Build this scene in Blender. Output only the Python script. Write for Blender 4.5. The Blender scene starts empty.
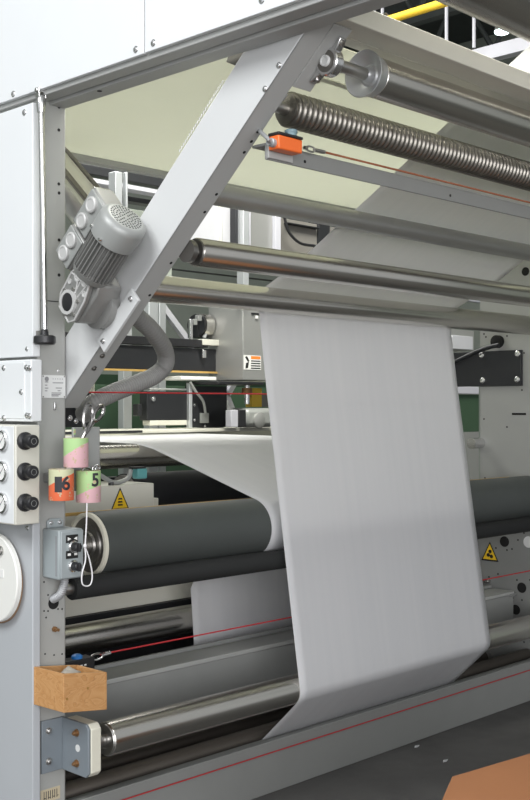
import bpy, bmesh, math, random
from mathutils import Vector, Matrix
random.seed(4)
S = bpy.context.scene
COL = S.collection

# ------------------------------------------------------------------ camera
FPX, EYE, U0, V0, VX = 1115.0, 1.55, 265.0, 407.0, 1356.0
ANG = math.atan2(VX - U0, FPX)
cd = bpy.data.cameras.new('camera'); cam = bpy.data.objects.new('camera', cd); COL.objects.link(cam)
cam.location = (0, 0, EYE); cam.rotation_euler = (math.pi/2, 0, ANG - math.pi/2)
cd.sensor_fit = 'VERTICAL'; cd.sensor_height = 36; cd.sensor_width = 36; cd.lens = 36*FPX/800
cd.shift_y = 7/800; cd.clip_end = 100; cd.clip_start = .05
S.camera = cam

# ------------------------------------------------------------------ light, exposure
w = bpy.data.worlds.new('hall_daylight'); S.world = w; w.use_nodes = True
w.node_tree.nodes['Background'].inputs[0].default_value = (.95, .98, 1.0, 1)
w.node_tree.nodes['Background'].inputs[1].default_value = .48
def area(name, loc, target, sx, sy, power, col=(1, 1, 1)):
    l = bpy.data.lights.new(name, 'AREA'); l.shape = 'RECTANGLE'; l.size = sx; l.size_y = sy; l.energy = power; l.color = col
    o = bpy.data.objects.new(name, l); COL.objects.link(o); o.location = loc
    o.rotation_euler = (Vector(target) - Vector(loc)).to_track_quat('-Z', 'Y').to_euler()
    return o
area('window_daylight', (-3.2, 1.6, 5.8), (2.2, 2.7, 2.4), 4, 3, 400, (.97, .99, 1))
area('front_fill', (-2.0, -4.8, 2.0), (3.3, 3.3, .9), 7, 3.4, 520, (.985, .98, 1))  # added fill from the front, unseen; brightens paper and undersides
area('deck_fill_light', (3.9, 2.9, 5.6), (3.9, 2.9, 0), 3, 2, 520, (1, .99, .90))  # added light over the deck, shines through to brighten its underside
area('rear_bay_light', (4.6, 7.6, 5.6), (4.4, 5.2, 1.4), 5, 2, 260, (1, .99, .95))
S.view_settings.view_transform = 'Standard'; S.view_settings.look = 'None'
S.view_settings.exposure = 0.0; S.view_settings.gamma = 1.0; S.view_settings.use_curve_mapping = False

# ------------------------------------------------------------------ measuring helper
FW = Vector((math.cos(ANG), math.sin(ANG), 0)); RT = Vector((math.sin(ANG), -math.cos(ANG), 0))
def at(px, py, X=None, Y=None, Z=None):
    d = FW + RT*((px - U0)/FPX) + Vector((0, 0, 1))*((V0 - py)/FPX)
    t = X/d.x if X is not None else Y/d.y if Y is not None else (Z - EYE)/d.z
    return Vector((0, 0, EYE)) + d*t

# ------------------------------------------------------------------ materials
MATS = {}
def mat(name, col, rough=.5, metal=0, var=.06, scale=6, bump=0, bscale=60, trans=0, emit=None, stretch=None, spec=.5):
    m = bpy.data.materials.new(name); m.use_nodes = True
    nt = m.node_tree; N = nt.nodes; L = nt.links; b = N['Principled BSDF']
    tc = N.new('ShaderNodeTexCoord'); no = N.new('ShaderNodeTexNoise'); no.inputs['Scale'].default_value = scale; no.inputs['Detail'].default_value = 5
    src = tc.outputs['Object']
    if stretch:
        mp = N.new('ShaderNodeMapping'); mp.inputs['Scale'].default_value = stretch; L.new(src, mp.inputs[0]); src = mp.outputs[0]
    L.new(src, no.inputs['Vector'])
    mx = N.new('ShaderNodeMix'); mx.data_type = 'RGBA'
    c = Vector(col)
    mx.inputs[6].default_value = (*[max(0, v*(1 - var)) for v in c], 1); mx.inputs[7].default_value = (*[min(1, v*(1 + var)) for v in c], 1)
    L.new(no.outputs['Fac'], mx.inputs[0]); L.new(mx.outputs[2], b.inputs['Base Color'])
    b.inputs['Roughness'].default_value = rough; b.inputs['Metallic'].default_value = metal
    b.inputs['Specular IOR Level'].default_value = spec
    if bump:
        n2 = N.new('ShaderNodeTexNoise'); n2.inputs['Scale'].default_value = bscale; L.new(src, n2.inputs['Vector'])
        bp = N.new('ShaderNodeBump'); bp.inputs['Strength'].default_value = bump; bp.inputs['Distance'].default_value = .002
        L.new(n2.outputs['Fac'], bp.inputs['Height']); L.new(bp.outputs[0], b.inputs['Normal'])
    if emit:
        b.inputs['Emission Color'].default_value = (*col, 1); b.inputs['Emission Strength'].default_value = emit
    MATS[name] = m
    return m
mat('white_paint', (.72, .74, .75), .42, var=.02)
mat('grey_paint', (.35, .355, .34), .45, var=.03)
mat('strut_paint', (.60, .61, .61), .42, var=.025)
mat('beam_paint', (.38, .385, .375), .5, var=.03)
mat('kerb_and_shade_grey', (.23, .235, .226), .5, var=.06, scale=9)
mat('lower_cover', (.44, .46, .48), .45, var=.03)
mat('cream_paint', (.72, .72, .60), .5, var=.03)
mat('cream_box', (.62, .61, .54), .5, var=.03)
mat('chrome', (.64, .62, .58), .26, 1, var=.07, scale=5, stretch=(.4, 14, 14), bump=.05, bscale=30)
mat('steel', (.52, .51, .49), .36, 1, var=.08)
mat('scissor_steel', (.36, .35, .34), .22, 1, var=.1)
mat('bright_steel', (.75, .75, .75), .25, 1, var=.05)
mat('dark_steel', (.26, .25, .235), .33, .9, var=.12)
mat('brown_steel', (.13, .115, .10), .5, .8, var=.12)
mat('ribbed_steel', (.24, .225, .20), .34, .9, var=.12, stretch=(.6, 5, 5))
mat('dull_tube', (.36, .36, .34), .40, .7, var=.08)
mat('spun_aluminium', (.62, .63, .64), .4, .85, var=.08)
mat('cast_aluminium', (.32, .32, .31), .48, .55, var=.06, bump=.15, bscale=90)
mat('light_plastic', (.50, .50, .49), .45, .1, var=.03)
mat('cap_grey', (.33, .34, .33), .42, .2, var=.04)
mat('rubber', (.060, .067, .064), .55, 0, var=.12, scale=7, bump=.12, bscale=120, spec=.4)
mat('black_rubber', (.02, .021, .021), .75, var=.1, spec=.25)
mat('ring_cream', (.66, .64, .54), .5, var=.05)
mat('black_plastic', (.018, .018, .02), .38, var=.1)
mat('black_metal', (.022, .023, .026), .45, .2, var=.1)
mat('hole_black', (.008, .008, .008), .9, var=0)
mat('pale_blue_grey', (.21, .24, .265), .5, .15, var=.06)
mat('box_grey', (.34, .38, .39), .45, .1, var=.03)
mat('hose_grey', (.25, .25, .243), .6, var=.08)
mat('conduit_grey', (.40, .41, .42), .45, .3, var=.05)
mat('orange_plastic', (.85, .16, .03), .42, var=.04)
mat('teal_plastic', (.10, .32, .33), .45, var=.05)
mat('blue_grey_plastic', (.22, .32, .36), .45, var=.05)
mat('blue_plastic', (.02, .16, .45), .4, var=.05)
mat('red_cord', (.45, .02, .025), .6, var=.1)
mat('copper_cord', (.34, .12, .06), .55, var=.1)
mat('white_cord', (.78, .77, .78), .7, var=.04)
mat('yellow', (.62, .40, .03), .5, var=.04)
mat('sign_yellow', (.85, .55, .02), .5, var=.02)
mat('sign_black', (.01, .01, .01), .6, var=0)
mat('sign_white', (.8, .8, .78), .5, var=.02)
mat('sign_orange', (.80, .24, .04), .5, var=.02)
mat('label_silver', (.66, .67, .66), .5, 0, var=.03)
mat('label_tan', (.50, .43, .30), .7, var=.1)
mat('ink', (.03, .03, .035), .7, var=0)
mat('ink_grey', (.25, .25, .26), .7, var=0)
mat('brass', (.45, .27, .08), .45, .6, var=.1)
mat('ochre', (.50, .32, .10), .5, .2, var=.08)
mat('gold_bolt', (.30, .17, .08), .5, .7, var=.2)
mat('green_wall', (.035, .075, .04), .7, var=.1)
mat('dull_wall', (.30, .33, .29), .7, var=.1)
mat('ceiling_dark', (.05, .058, .056), .8, var=.2)
mat('truss', (.10, .11, .108), .7, var=.2)
mat('hall_white', (.50, .50, .55), .5, var=.03)
mat('alu_profile', (.62, .64, .66), .35, .6, var=.04)
mat('cabinet_grey', (.42, .42, .41), .38, .55, var=.04)
mat('glossy_panel', (.66, .66, .70), .3, .3, var=.12, scale=3)
mat('brown_grey', (.19, .18, .165), .55, var=.1)
mat('cardboard', (.33, .135, .052), .8, var=.06, bump=.1, bscale=50)
mat('paper_roll_edge', (.30, .19, .12), .8, var=.1)
mat('rag', (.46, .42, .36), .9, var=.2, bump=.5, bscale=40)
mat('lamp_glow', (.75, 1.0, .95), .4, emit=6)
mat('disc_white', (.80, .80, .76), .45, var=.02)

def concrete():
    m = mat('floor_concrete', (.075, .073, .07), .5, var=.55, scale=2.4, bump=.12, bscale=25)
    N = m.node_tree.nodes; L = m.node_tree.links; b = N['Principled BSDF']
    tc = N.new('ShaderNodeTexCoord'); n = N.new('ShaderNodeTexNoise'); n.inputs['Scale'].default_value = 5; n.inputs['Detail'].default_value = 8
    r = N.new('ShaderNodeMapRange'); r.inputs[3].default_value = .32; r.inputs[4].default_value = .7
    L.new(tc.outputs['Object'], n.inputs['Vector']); L.new(n.outputs['Fac'], r.inputs[0]); L.new(r.outputs[0], b.inputs['Roughness'])
concrete()
def see_through(m, k, col):
    """part of the light passes diffusely, as through paper or milky sheet"""
    N = m.node_tree.nodes; L = m.node_tree.links; b = N['Principled BSDF']; out = N['Material Output']
    t = N.new('ShaderNodeBsdfTranslucent'); t.inputs[0].default_value = (*col, 1)
    x = N.new('ShaderNodeMixShader'); x.inputs[0].default_value = k
    L.new(b.outputs[0], x.inputs[1]); L.new(t.outputs[0], x.inputs[2]); L.new(x.outputs[0], out.inputs['Surface'])
def paper():
    m = bpy.data.materials.new('paper'); m.use_nodes = True
    N = m.node_tree.nodes; L = m.node_tree.links; b = N['Principled BSDF']
    tc = N.new('ShaderNodeTexCoord'); mp = N.new('ShaderNodeMapping'); mp.inputs['Scale'].default_value = (1, .02, .035)
    L.new(tc.outputs['Object'], mp.inputs[0])
    n = N.new('ShaderNodeTexNoise'); n.inputs['Scale'].default_value = 26; n.inputs['Detail'].default_value = 6; L.new(mp.outputs[0], n.inputs['Vector'])
    r = N.new('ShaderNodeValToRGB'); r.color_ramp.elements[0].position = .3; r.color_ramp.elements[1].position = .7
    r.color_ramp.elements[0].color = (.75, .757, .775, 1); r.color_ramp.elements[1].color = (.80, .802, .815, 1)
    L.new(n.outputs['Fac'], r.inputs[0]); L.new(r.outputs[0], b.inputs['Base Color'])
    bp = N.new('ShaderNodeBump'); bp.inputs['Strength'].default_value = .10; bp.inputs['Distance'].default_value = .003
    L.new(n.outputs['Fac'], bp.inputs['Height']); L.new(bp.outputs[0], b.inputs['Normal'])
    b.inputs['Roughness'].default_value = .5; b.inputs['Specular IOR Level'].default_value = .3
    see_through(m, .48, (.80, .80, .80))
    MATS['paper'] = m
paper()
see_through(mat('deck_sheet', (.72, .73, .63), .5, var=.02), .31, (.79, .80, .74))
def wood():
    m = bpy.data.materials.new('plywood'); m.use_nodes = True
    N = m.node_tree.nodes; L = m.node_tree.links; b = N['Principled BSDF']
    tc = N.new('ShaderNodeTexCoord'); mp = N.new('ShaderNodeMapping'); mp.inputs['Scale'].default_value = (2.4, 2.4, 7)
    L.new(tc.outputs['Object'], mp.inputs[0])
    n = N.new('ShaderNodeTexNoise'); n.inputs['Scale'].default_value = 2.2; n.inputs['Detail'].default_value = 3; n.inputs['Distortion'].default_value = 1.6
    L.new(mp.outputs[0], n.inputs['Vector'])
    mul = N.new('ShaderNodeMath'); mul.operation = 'MULTIPLY'; mul.inputs[1].default_value = 9; L.new(n.outputs['Fac'], mul.inputs[0])
    fr = N.new('ShaderNodeMath'); fr.operation = 'FRACT'; L.new(mul.outputs[0], fr.inputs[0])
    r = N.new('ShaderNodeValToRGB'); r.color_ramp.elements[0].color = (.47, .235, .085, 1); r.color_ramp.elements[1].color = (.58, .33, .14, 1)
    e = r.color_ramp.elements.new(.88); e.color = (.54, .30, .125, 1); r.color_ramp.elements[-1].color = (.36, .17, .06, 1)
    L.new(fr.outputs[0], r.inputs[0]); L.new(r.outputs[0], b.inputs['Base Color']); b.inputs['Roughness'].default_value = .6
    MATS['plywood'] = m
wood()
def two_tone(name, ca, cb, nrm, off, rim=None):
    """two sprayed colours parted by a slanted line, speckled"""
    m = bpy.data.materials.new(name); m.use_nodes = True
    N = m.node_tree.nodes; L = m.node_tree.links; b = N['Principled BSDF']
    tc = N.new('ShaderNodeTexCoord'); dot = N.new('ShaderNodeVectorMath'); dot.operation = 'DOT_PRODUCT'; dot.inputs[1].default_value = nrm
    L.new(tc.outputs['Object'], dot.inputs[0])
    n = N.new('ShaderNodeTexNoise'); n.inputs['Scale'].default_value = 60; n.inputs['Detail'].default_value = 4; L.new(tc.outputs['Object'], n.inputs['Vector'])
    ad = N.new('ShaderNodeMath'); ad.operation = 'MULTIPLY_ADD'; ad.inputs[1].default_value = .006; L.new(n.outputs['Fac'], ad.inputs[0]); L.new(dot.outputs['Value'], ad.inputs[2])
    gt = N.new('ShaderNodeMath'); gt.operation = 'GREATER_THAN'; gt.inputs[1].default_value = off; L.new(ad.outputs[0], gt.inputs[0])
    mx = N.new('ShaderNodeMix'); mx.data_type = 'RGBA'; mx.inputs[6].default_value = (*ca, 1); mx.inputs[7].default_value = (*cb, 1); L.new(gt.outputs[0], mx.inputs[0])
    sp = N.new('ShaderNodeMath'); sp.operation = 'GREATER_THAN'; sp.inputs[1].default_value = .635; L.new(n.outputs['Fac'], sp.inputs[0])
    m2 = N.new('ShaderNodeMix'); m2.data_type = 'RGBA'; m2.inputs[7].default_value = (.55, .42, .28, 1); L.new(sp.outputs[0], m2.inputs[0]); L.new(mx.outputs[2], m2.inputs[6])
    L.new(m2.outputs[2], b.inputs['Base Color']); b.inputs['Roughness'].default_value = .65
    MATS[name] = m
LG, PK, OR = (.40, .60, .27), (.68, .42, .45), (.72, .15, .06)
two_tone('spray_green_pink', LG, PK, (.42, -.43, -1), -.054)
two_tone('spray_green_pink_low', LG, PK, (.30, -.30, -1), -.036)
two_tone('spray_orange_green', (.55, .56, .36), OR, (.36, -.36, -1), -.064)

# ------------------------------------------------------------------ mesh kit
ORG = {}
class MB:
    def __init__(s, M=None): s.bm = bmesh.new(); s.M = M
    def box(s, a, b):
        x0, x1 = sorted((a[0], b[0])); y0, y1 = sorted((a[1], b[1])); z0, z1 = sorted((a[2], b[2]))
        v = [s.bm.verts.new(p) for p in ((x0,y0,z0),(x1,y0,z0),(x1,y1,z0),(x0,y1,z0),(x0,y0,z1),(x1,y0,z1),(x1,y1,z1),(x0,y1,z1))]
        for f in ((0,3,2,1),(4,5,6,7),(0,1,5,4),(1,2,6,5),(2,3,7,6),(3,0,4,7)): s.bm.faces.new([v[i] for i in f])
        return s
    def prism(s, pts, vec):
        """closed polygon of 3-D points pushed along vec"""
        vec = Vector(vec); a = [s.bm.verts.new(p) for p in pts]; b = [s.bm.verts.new(Vector(p) + vec) for p in pts]
        n = len(pts)
        fs = [s.bm.faces.new(a), s.bm.faces.new(b[::-1])]
        for i in range(n): fs.append(s.bm.faces.new((a[i], b[i], b[(i+1) % n], a[(i+1) % n])))
        bmesh.ops.recalc_face_normals(s.bm, faces=fs)
        return s
    def lathe(s, p, d, prof, seg=32, closed=True):
        """prof: (distance along d, radius)"""
        p = Vector(p); d = Vector(d).normalized(); q = d.orthogonal().normalized(); r = d.cross(q)
        rings = []
        for t, rad in prof:
            c = p + d*t
            if rad < 1e-6: rings.append([s.bm.verts.new(c)])
            else: rings.append([s.bm.verts.new(c + (q*math.cos(2*math.pi*k/seg) + r*math.sin(2*math.pi*k/seg))*rad) for k in range(seg)])
        fs = []
        for A, B in zip(rings[:-1], rings[1:]):
            for k in range(seg):
                a = [A[k % len(A)], A[(k+1) % len(A)]]; b = [B[(k+1) % len(B)], B[k % len(B)]]
                vs = []
                for v in a + b:
                    if v not in vs: vs.append(v)
                if len(vs) > 2: fs.append(s.bm.faces.new(vs))
        if closed:
            for R_ in (rings[0], rings[-1]):
                if len(R_) > 1: fs.append(s.bm.faces.new(R_))
        bmesh.ops.recalc_face_normals(s.bm, faces=fs)
        return s
    def cyl(s, p, q, r, seg=24, r2=None):
        p, q = Vector(p), Vector(q)
        return s.lathe(p, q - p, [(0, r), ((q - p).length, r if r2 is None else r2)], seg)
    def tube(s, pts, r, seg=8, closed=False):
        pts = [Vector(p) for p in pts]; n = len(pts); rings = []; q = None
        for i, p in enumerate(pts):
            if closed: t = pts[(i+1) % n] - pts[i-1]
            else: t = pts[min(i+1, n-1)] - pts[max(i-1, 0)]
            t.normalize()
            q = t.orthogonal() if q is None else q - t*q.dot(t)
            q.normalize(); b = t.cross(q); rr = r[i] if isinstance(r, (list, tuple)) else r
            rings.append([s.bm.verts.new(p + (q*math.cos(2*math.pi*k/seg) + b*math.sin(2*math.pi*k/seg))*rr) for k in range(seg)])
        fs = []
        for i in range(n if closed else n - 1):
            A, B = rings[i], rings[(i+1) % n]
            for k in range(seg): fs.append(s.bm.faces.new((A[k], A[(k+1) % seg], B[(k+1) % seg], B[k])))
        if not closed: fs += [s.bm.faces.new(rings[0]), s.bm.faces.new(rings[-1])]
        bmesh.ops.recalc_face_normals(s.bm, faces=fs)
        return s
    def build(s, name, m, parent=None, bevel=0, smooth=35):
        if s.M is not None: s.bm.transform(s.M)
        me = bpy.data.meshes.new(name)
        if parent is None:
            xs = [v.co for v in s.bm.verts]
            lo = Vector([min(c[i] for c in xs) for i in range(3)]); hi = Vector([max(c[i] for c in xs) for i in range(3)])
            org = Vector(((lo.x+hi.x)/2, (lo.y+hi.y)/2, lo.z))
        else: org = ORG[parent.name]
        s.bm.transform(Matrix.Translation(-org)); s.bm.normal_update(); s.bm.to_mesh(me); s.bm.free()
        o = bpy.data.objects.new(name, me); COL.objects.link(o); me.materials.append(MATS[m])
        ORG[o.name] = org
        if parent is None: o.location = org
        else: o.parent = parent
        if smooth:
            for p in me.polygons: p.use_smooth = True
            if hasattr(me, 'set_sharp_from_angle'): me.set_sharp_from_angle(angle=math.radians(smooth))
        if bevel:
            bv = o.modifiers.new('edge', 'BEVEL'); bv.width = bevel; bv.segments = 2; bv.limit_method = 'ANGLE'; bv.angle_limit = math.radians(40)
        return o
def tag(o, label=None, cat=None, group=None, kind=None):
    for k, v in (('label', label), ('category', cat), ('group', group), ('kind', kind)):
        if v: o[k] = v
    return o
def thing(name, loc, label, cat, group=None):
    o = bpy.data.objects.new(name, None); COL.objects.link(o); o.location = loc; o.empty_display_size = .05
    ORG[o.name] = Vector(loc)
    return tag(o, label, cat, group)
def bx(name, m, parent, a, b, bevel=.002): return MB().box(a, b).build(name, m, parent, bevel)
def spline(pts, n=12):
    """Catmull-Rom through the points"""
    P = [Vector(p) for p in pts]; P = [P[0]*2 - P[1]] + P + [P[-1]*2 - P[-2]]; out = []
    for i in range(1, len(P) - 2):
        for k in range(n):
            t = k/n; a, b, c, d = P[i-1:i+3]
            out.append(.5*((2*b) + (c - a)*t + (2*a - 5*b + 4*c - d)*t*t + (3*b - a - 3*c + d)*t**3))
    return out + [P[-2]]
def bolt(parent, p, d, r=.007, h=.006, m='bright_steel', name='bolt'):
    """washer and domed head on a surface, d points out"""
    return MB().lathe(p, d, [(0, r*1.35), (h*.25, r*1.35), (h*.25, r), (h*.8, r*.9), (h, r*.5), (h, 0)], 12).build(name, m, parent)
def hole(parent, p, d, r=.006): return MB().lathe(p, d, [(0, r), (.0008, r), (.0008, 0)], 14).build('hole', 'hole_black', parent, smooth=0)
def text(name, s, size, m, parent, M, bend=None):
    """letters as a thin mesh; M places its x-y plane; bend = radius of the can it is painted on"""
    c = bpy.data.curves.new(name, 'FONT'); c.body = s; c.size = size; c.extrude = .0006; c.align_x = 'CENTER'; c.align_y = 'CENTER'; c.offset = .0015
    t = bpy.data.objects.new('t', c); COL.objects.link(t); bpy.context.view_layer.update()
    me = bpy.data.meshes.new_from_object(t.evaluated_get(bpy.context.evaluated_depsgraph_get())); bpy.data.objects.remove(t)
    b = MB(M); b.bm.from_mesh(me)
    if bend:
        bmesh.ops.subdivide_edges(b.bm, edges=b.bm.edges[:], cuts=2, use_grid_fill=False)
        for v in b.bm.verts:
            a = v.co.x/bend; rr = bend + v.co.z + .0004; v.co = Vector((math.sin(a)*rr, v.co.y, math.cos(a)*rr - bend))
    return b.build(name, m, parent, smooth=0)

# ------------------------------------------------------------------ the hall
tag(bx('floor', 'floor_concrete', None, (-8, -6, -.1), (14, 11, 0), 0), kind='structure')
wb = bx('wall_back', 'dull_wall', None, (-8, 11, -.1), (14, 11.2, 7), 0); tag(wb, kind='structure')
tag(bx('trim_1', 'green_wall', None, (-8, 10.94, 0), (14, 10.999, 1.95), 0), 'dark green dado painted along the back wall', kind='structure')
tag(bx('wall_right', 'dull_wall', None, (14, -6, -.1), (14.2, 11.2, 7), 0), kind='structure')
tag(bx('ceiling', 'ceiling_dark', None, (3.2, -1, 7), (14.2, 11.2, 7.2), 0), kind='structure')

YP = 3.114      # front plane of the pillar
# ------------------------------------------------------------------ near side frame: pillar and covers
sf = thing('side_frame', (2.15, 3.4, 0), 'light grey machine pillar with white side covers at the left edge', 'machine frame')
MB().box((2.109, YP, 0), (2.222, 3.62, 2.575)).build('pillar', 'grey_paint', sf, .007)
bx('side_cover', 'white_paint', sf, (2.078, 3.098, 1.716), (2.108, 5.2, 2.548), .003)
c2 = bx('side_cover', 'white_paint', sf, (2.066, 3.088, 1.502), (2.108, 5.2, 1.706), .004); c2['label'] = 'bolted white access cover'
bx('access_plate', 'white_paint', c2, (2.063, 3.125, 1.512), (2.0665, 3.5, 1.697), .001)
bx('side_cover', 'lower_cover', sf, (2.078, 3.098, 0), (2.108, 5.2, 1.492), .003)
bx('seam_strip', 'grey_paint', sf, (2.092, 3.104, 0), (2.112, 3.13, 1.49), .003)
for px, py in ((4, 368), (26.5, 367.5), (29.5, 368), (21.5, 392), (4, 418), (27, 415.5), (29.5, 416)):
    bolt(c2, at(px, py, X=2.063), (-1, 0, 0), .007, .007)
for px, py in ((27, 349),): bolt(sf, at(px, py, X=2.078), (-1, 0, 0), .006, .005)
bolt(sf, at(24.5, 112.5, X=2.078), (-1, 0, 0), .008, .006); bolt(sf, at(27.5, 528, X=2.078), (-1, 0, 0), .006, .005)
for px, py in ((59, 107), (58.8, 130), (58.8, 184), (59, 193), (59, 240), (59, 252), (59, 275), (44, 582), (48, 595), (44, 611), (48, 611), (58, 609), (62, 609), (46, 617.5), (45, 654), (54, 655), (62, 654), (41.5, 751)):
    hole(sf, at(px, py, Y=YP), (0, -1, 0), .0055 if py < 300 else .003)
MB().lathe(at(53.5, 603, Y=YP), (0, -1, 0), [(0, .021), (.001, .021), (.001, 0)], 24).build('cable_hole', 'hole_black', sf, smooth=0)
tag(MB().lathe(at(54, 629, Y=YP), (0, -1, 0), [(0, .010), (.008, .010), (.008, .006), (.026, .006), (.026, 0)], 6).build('hex_bolt', 'gold_bolt', sf), 'brown rusty bolt')
bolt(sf, at(58, 371, Y=YP), (0, -1, 0), .004, .004)
c = at(54, 407, Y=YP); bx('latch', 'bright_steel', sf, (c.x-.004, YP-.008, c.z-.010), (c.x+.004, YP, c.z+.016), .002)
MB().box((2.1092, YP-.0005, 1.902), (2.2218, YP+.01, 1.905)).build('seam', 'hole_black', sf)
# pale stamp label low on the pillar
a = at(40.5, 791, Y=YP); b = at(60, 798, Y=YP)
st = bx('stamp_label', 'label_tan', sf, (a.x, YP-.001, b.z), (b.x, YP+.002, a.z), 0)
mk = MB()
for k in range(7):
    x = a.x + .012 + k*.0085
    mk.box((x, YP-.0016, b.z+.008), (x+.0025, YP-.0009, a.z-.007))
    if k % 2 == 0: mk.box((x, YP-.0016, b.z+.012), (x+.0075, YP-.0009, b.z+.0145))
mk.build('stamp_mark', 'ink', st, smooth=0)
# name plate
a = at(41.5, 375, Y=YP); b = at(65, 398, Y=YP)
npl = bx('name_plate', 'label_silver', None, (a.x, YP-.003, b.z), (b.x, YP-.0002, a.z), 0)
tag(npl, 'small silver maker plate riveted to the grey pillar below the black hand knob', 'plate')
ORGP = npl
mk = MB()
W_, H_ = b.x - a.x, a.z - b.z
for fx, fy, fw in ((.12,.30,.14),(.12,.44,.10),(.12,.57,.14),(.12,.69,.10),(.45,.33,.45),(.58,.56,.26),(.66,.68,.12),(.40,.78,.42),(.40,.85,.38),(.40,.91,.30)):
    mk.box((a.x+fx*W_, YP-.0035, a.z-fy*H_-.0016), (a.x+(fx+fw)*W_, YP-.0028, a.z-fy*H_+.0014))
for k in range(5): mk.box((a.x+(.45+k*.1)*W_, YP-.0035, a.z-.18*H_), (a.x+(.48+k*.1)*W_, YP-.0028, a.z-.14*H_))
mk.build('engraving', 'ink_grey', npl, smooth=0)
MB().lathe((a.x+.2*W_, YP-.0028, a.z-.17*H_), (0, -1, 0), [(0, .008), (.0007, .008), (.0007, 0)], 20).build('emblem', 'ink_grey', npl, smooth=0)
for fx, fy in ((.05,.05),(.95,.05),(.05,.95),(.95,.95)): MB().lathe((a.x+fx*W_, YP-.003, a.z-fy*H_), (0,-1,0), [(0,.0025),(.0015,.002),(.0015,0)], 8).build('rivet', 'dark_steel', npl)

# ------------------------------------------------------------------ overhead beam
ob = thing('overhead_beam', (2.15, 2.2, 2.557), 'long overhead machine beam with white cover panels across the top left', 'machine beam')
bx('beam_body', 'beam_paint', ob, (2.094, .7, 2.566), (2.15, 5.2, 3.2), .003)
bx('inner_rail', 'beam_paint', ob, (2.154, .7, 2.557), (2.2215, 5.2, 3.2), .003)
p1 = bx('cover_panel', 'white_paint', ob, (2.078, 2.529, 2.582), (2.0935, 5.2, 3.4), .002)
p2 = bx('cover_panel', 'white_paint', ob, (2.078, .7, 2.582), (2.0935, 2.524, 3.4), .002)
for q, px, py in ((p1, 13.5, 94), (p1, 136, 49.5), (p2, 153.5, 43), (p2, 262, 0)): bolt(q, at(px, py, X=2.078), (-1, 0, 0), .008, .006)
MB().lathe(at(99.5, 91, Z=2.557), (0, 0, -1), [(0, .008), (.001, .008), (.001, 0)], 16).build('hole', 'hole_black', ob, smooth=0)

# ------------------------------------------------------------------ diagonal strut
CU, SU = math.cos(math.radians(42.0)), math.sin(math.radians(42.0))
uu = Vector((0, -CU, SU)); nn = Vector((0, SU, CU))      # along the strut, and square to it (up and back)
D0 = Vector((0, 2.742, 1.921))                            # a point on its lower edge
def dg(x, a, b): return Vector((x, 0, 0)) + D0 + uu*a + nn*b
ds = thing('diagonal_strut', dg(2.265, -.5, 0), 'light grey diagonal channel strut rising from pillar to overhead beam', 'strut')
MB().prism([dg(2.225, -.56, 0), dg(2.225, 1.15, 0), dg(2.225, 1.15, .155), dg(2.225, -.56, .155)], (.008, 0, 0)).build('web_plate', 'strut_paint', ds, .002)
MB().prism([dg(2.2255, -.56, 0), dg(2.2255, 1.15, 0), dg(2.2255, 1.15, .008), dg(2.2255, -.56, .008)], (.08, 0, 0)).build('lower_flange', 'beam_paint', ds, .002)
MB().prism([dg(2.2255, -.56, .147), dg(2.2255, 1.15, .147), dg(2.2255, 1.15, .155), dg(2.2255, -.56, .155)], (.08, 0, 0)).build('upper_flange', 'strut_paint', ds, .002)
for px, py in ((279, 65.5), (265, 89)): bolt(ds, at(px, py, X=2.225), (-1, 0, 0), .007, .005)
for k in (-.02, .12, .33, .40, .56, .60, .635): hole(ds, dg(2.29, k, -.0002), -nn, .005)
for k in (-.36, -.30): bolt(ds, dg(2.26, k, 0), -nn, .007, .008, 'dark_steel')
# rounded cable bracket at its top
MB().prism([at(226, 62, X=2.24), at(229, 52, X=2.24), at(238, 46, X=2.24), at(262, 40, X=2.24), at(262, 46, X=2.24), at(236, 66, X=2.24)], (.02, 0, 0)).build('top_bracket', 'dark_steel', ds, .002)
lace = MB()
for k in range(22): lace.tube([dg(2.222, .42+k*.012, .156), dg(2.222, .425+k*.012, .162), dg(2.222, .43+k*.012, .156)], .0015, 5)
lace.build('edge_trim', 'strut_paint', ds)

# ------------------------------------------------------------------ gear motor on the strut
GO = Vector((2.12, 2.90, 1.912))
GM = Matrix(((0, 0, -1, GO.x), (uu.y, nn.y, 0, GO.y), (uu.z, nn.z, 0, GO.z), (0, 0, 0, 1)))   # local: a along strut, b square to it, c out to -X
gm = thing('gear_motor', GO, 'grey finned electric gear motor bolted to the diagonal strut', 'motor')
m_ = MB(GM)
m_.prism([(-.085, -.05, -.095), (-.06, -.068, -.095), (.05, -.068, -.095), (.085, -.055, -.095), (.085, .055, -.095), (.04, .068, -.095), (-.05, .06, -.095), (-.085, .035, -.095)], (0, 0, .093))
m_.build('gearbox', 'cast_aluminium', gm, .006)
gb = MB(GM).prism([(-.088, -.045, -.002), (-.06, -.062, -.002), (.015, -.055, -.002), (.085, -.03, -.002), (.085, .045, -.002), (.03, .062, -.002), (-.055, .055, -.002), (-.088, .03, -.002)], (0, 0, .018)).build('gearbox_cover', 'cast_aluminium', gm, .003)
for a_, b_, r_ in ((.045, .028, .018), (.055, -.012, .014), (.03, -.038, .010), (.072, .03, .008), (.005, .047, .009)):
    MB(GM).lathe((a_, b_, .016), (0, 0, 1), [(0, r_), (.003, r_), (.003, r_*.75), (0.0005, r_*.7), (0.0005, 0)], 20).build('casting_ring', 'light_plastic', gb)
gp = [(-.088, -.045), (-.06, -.062), (.015, -.055), (.085, -.03), (.085, .045), (.03, .062), (-.055, .055), (-.088, .03)]
rb2 = MB(GM).tube([(x, y, .016) for x, y in gp], .0035, 6, closed=True)
for p_, q_ in (((.0, -.02), (.085, -.03)), ((.0, -.002), (.085, .045)), ((.03, .062), (.06, -.035)), ((-.005, 0), (.08, .008))): rb2.tube([(*p_, .016), (*q_, .016)], .003, 6)
rb2.build('casting_rib', 'light_plastic', gb)
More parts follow.
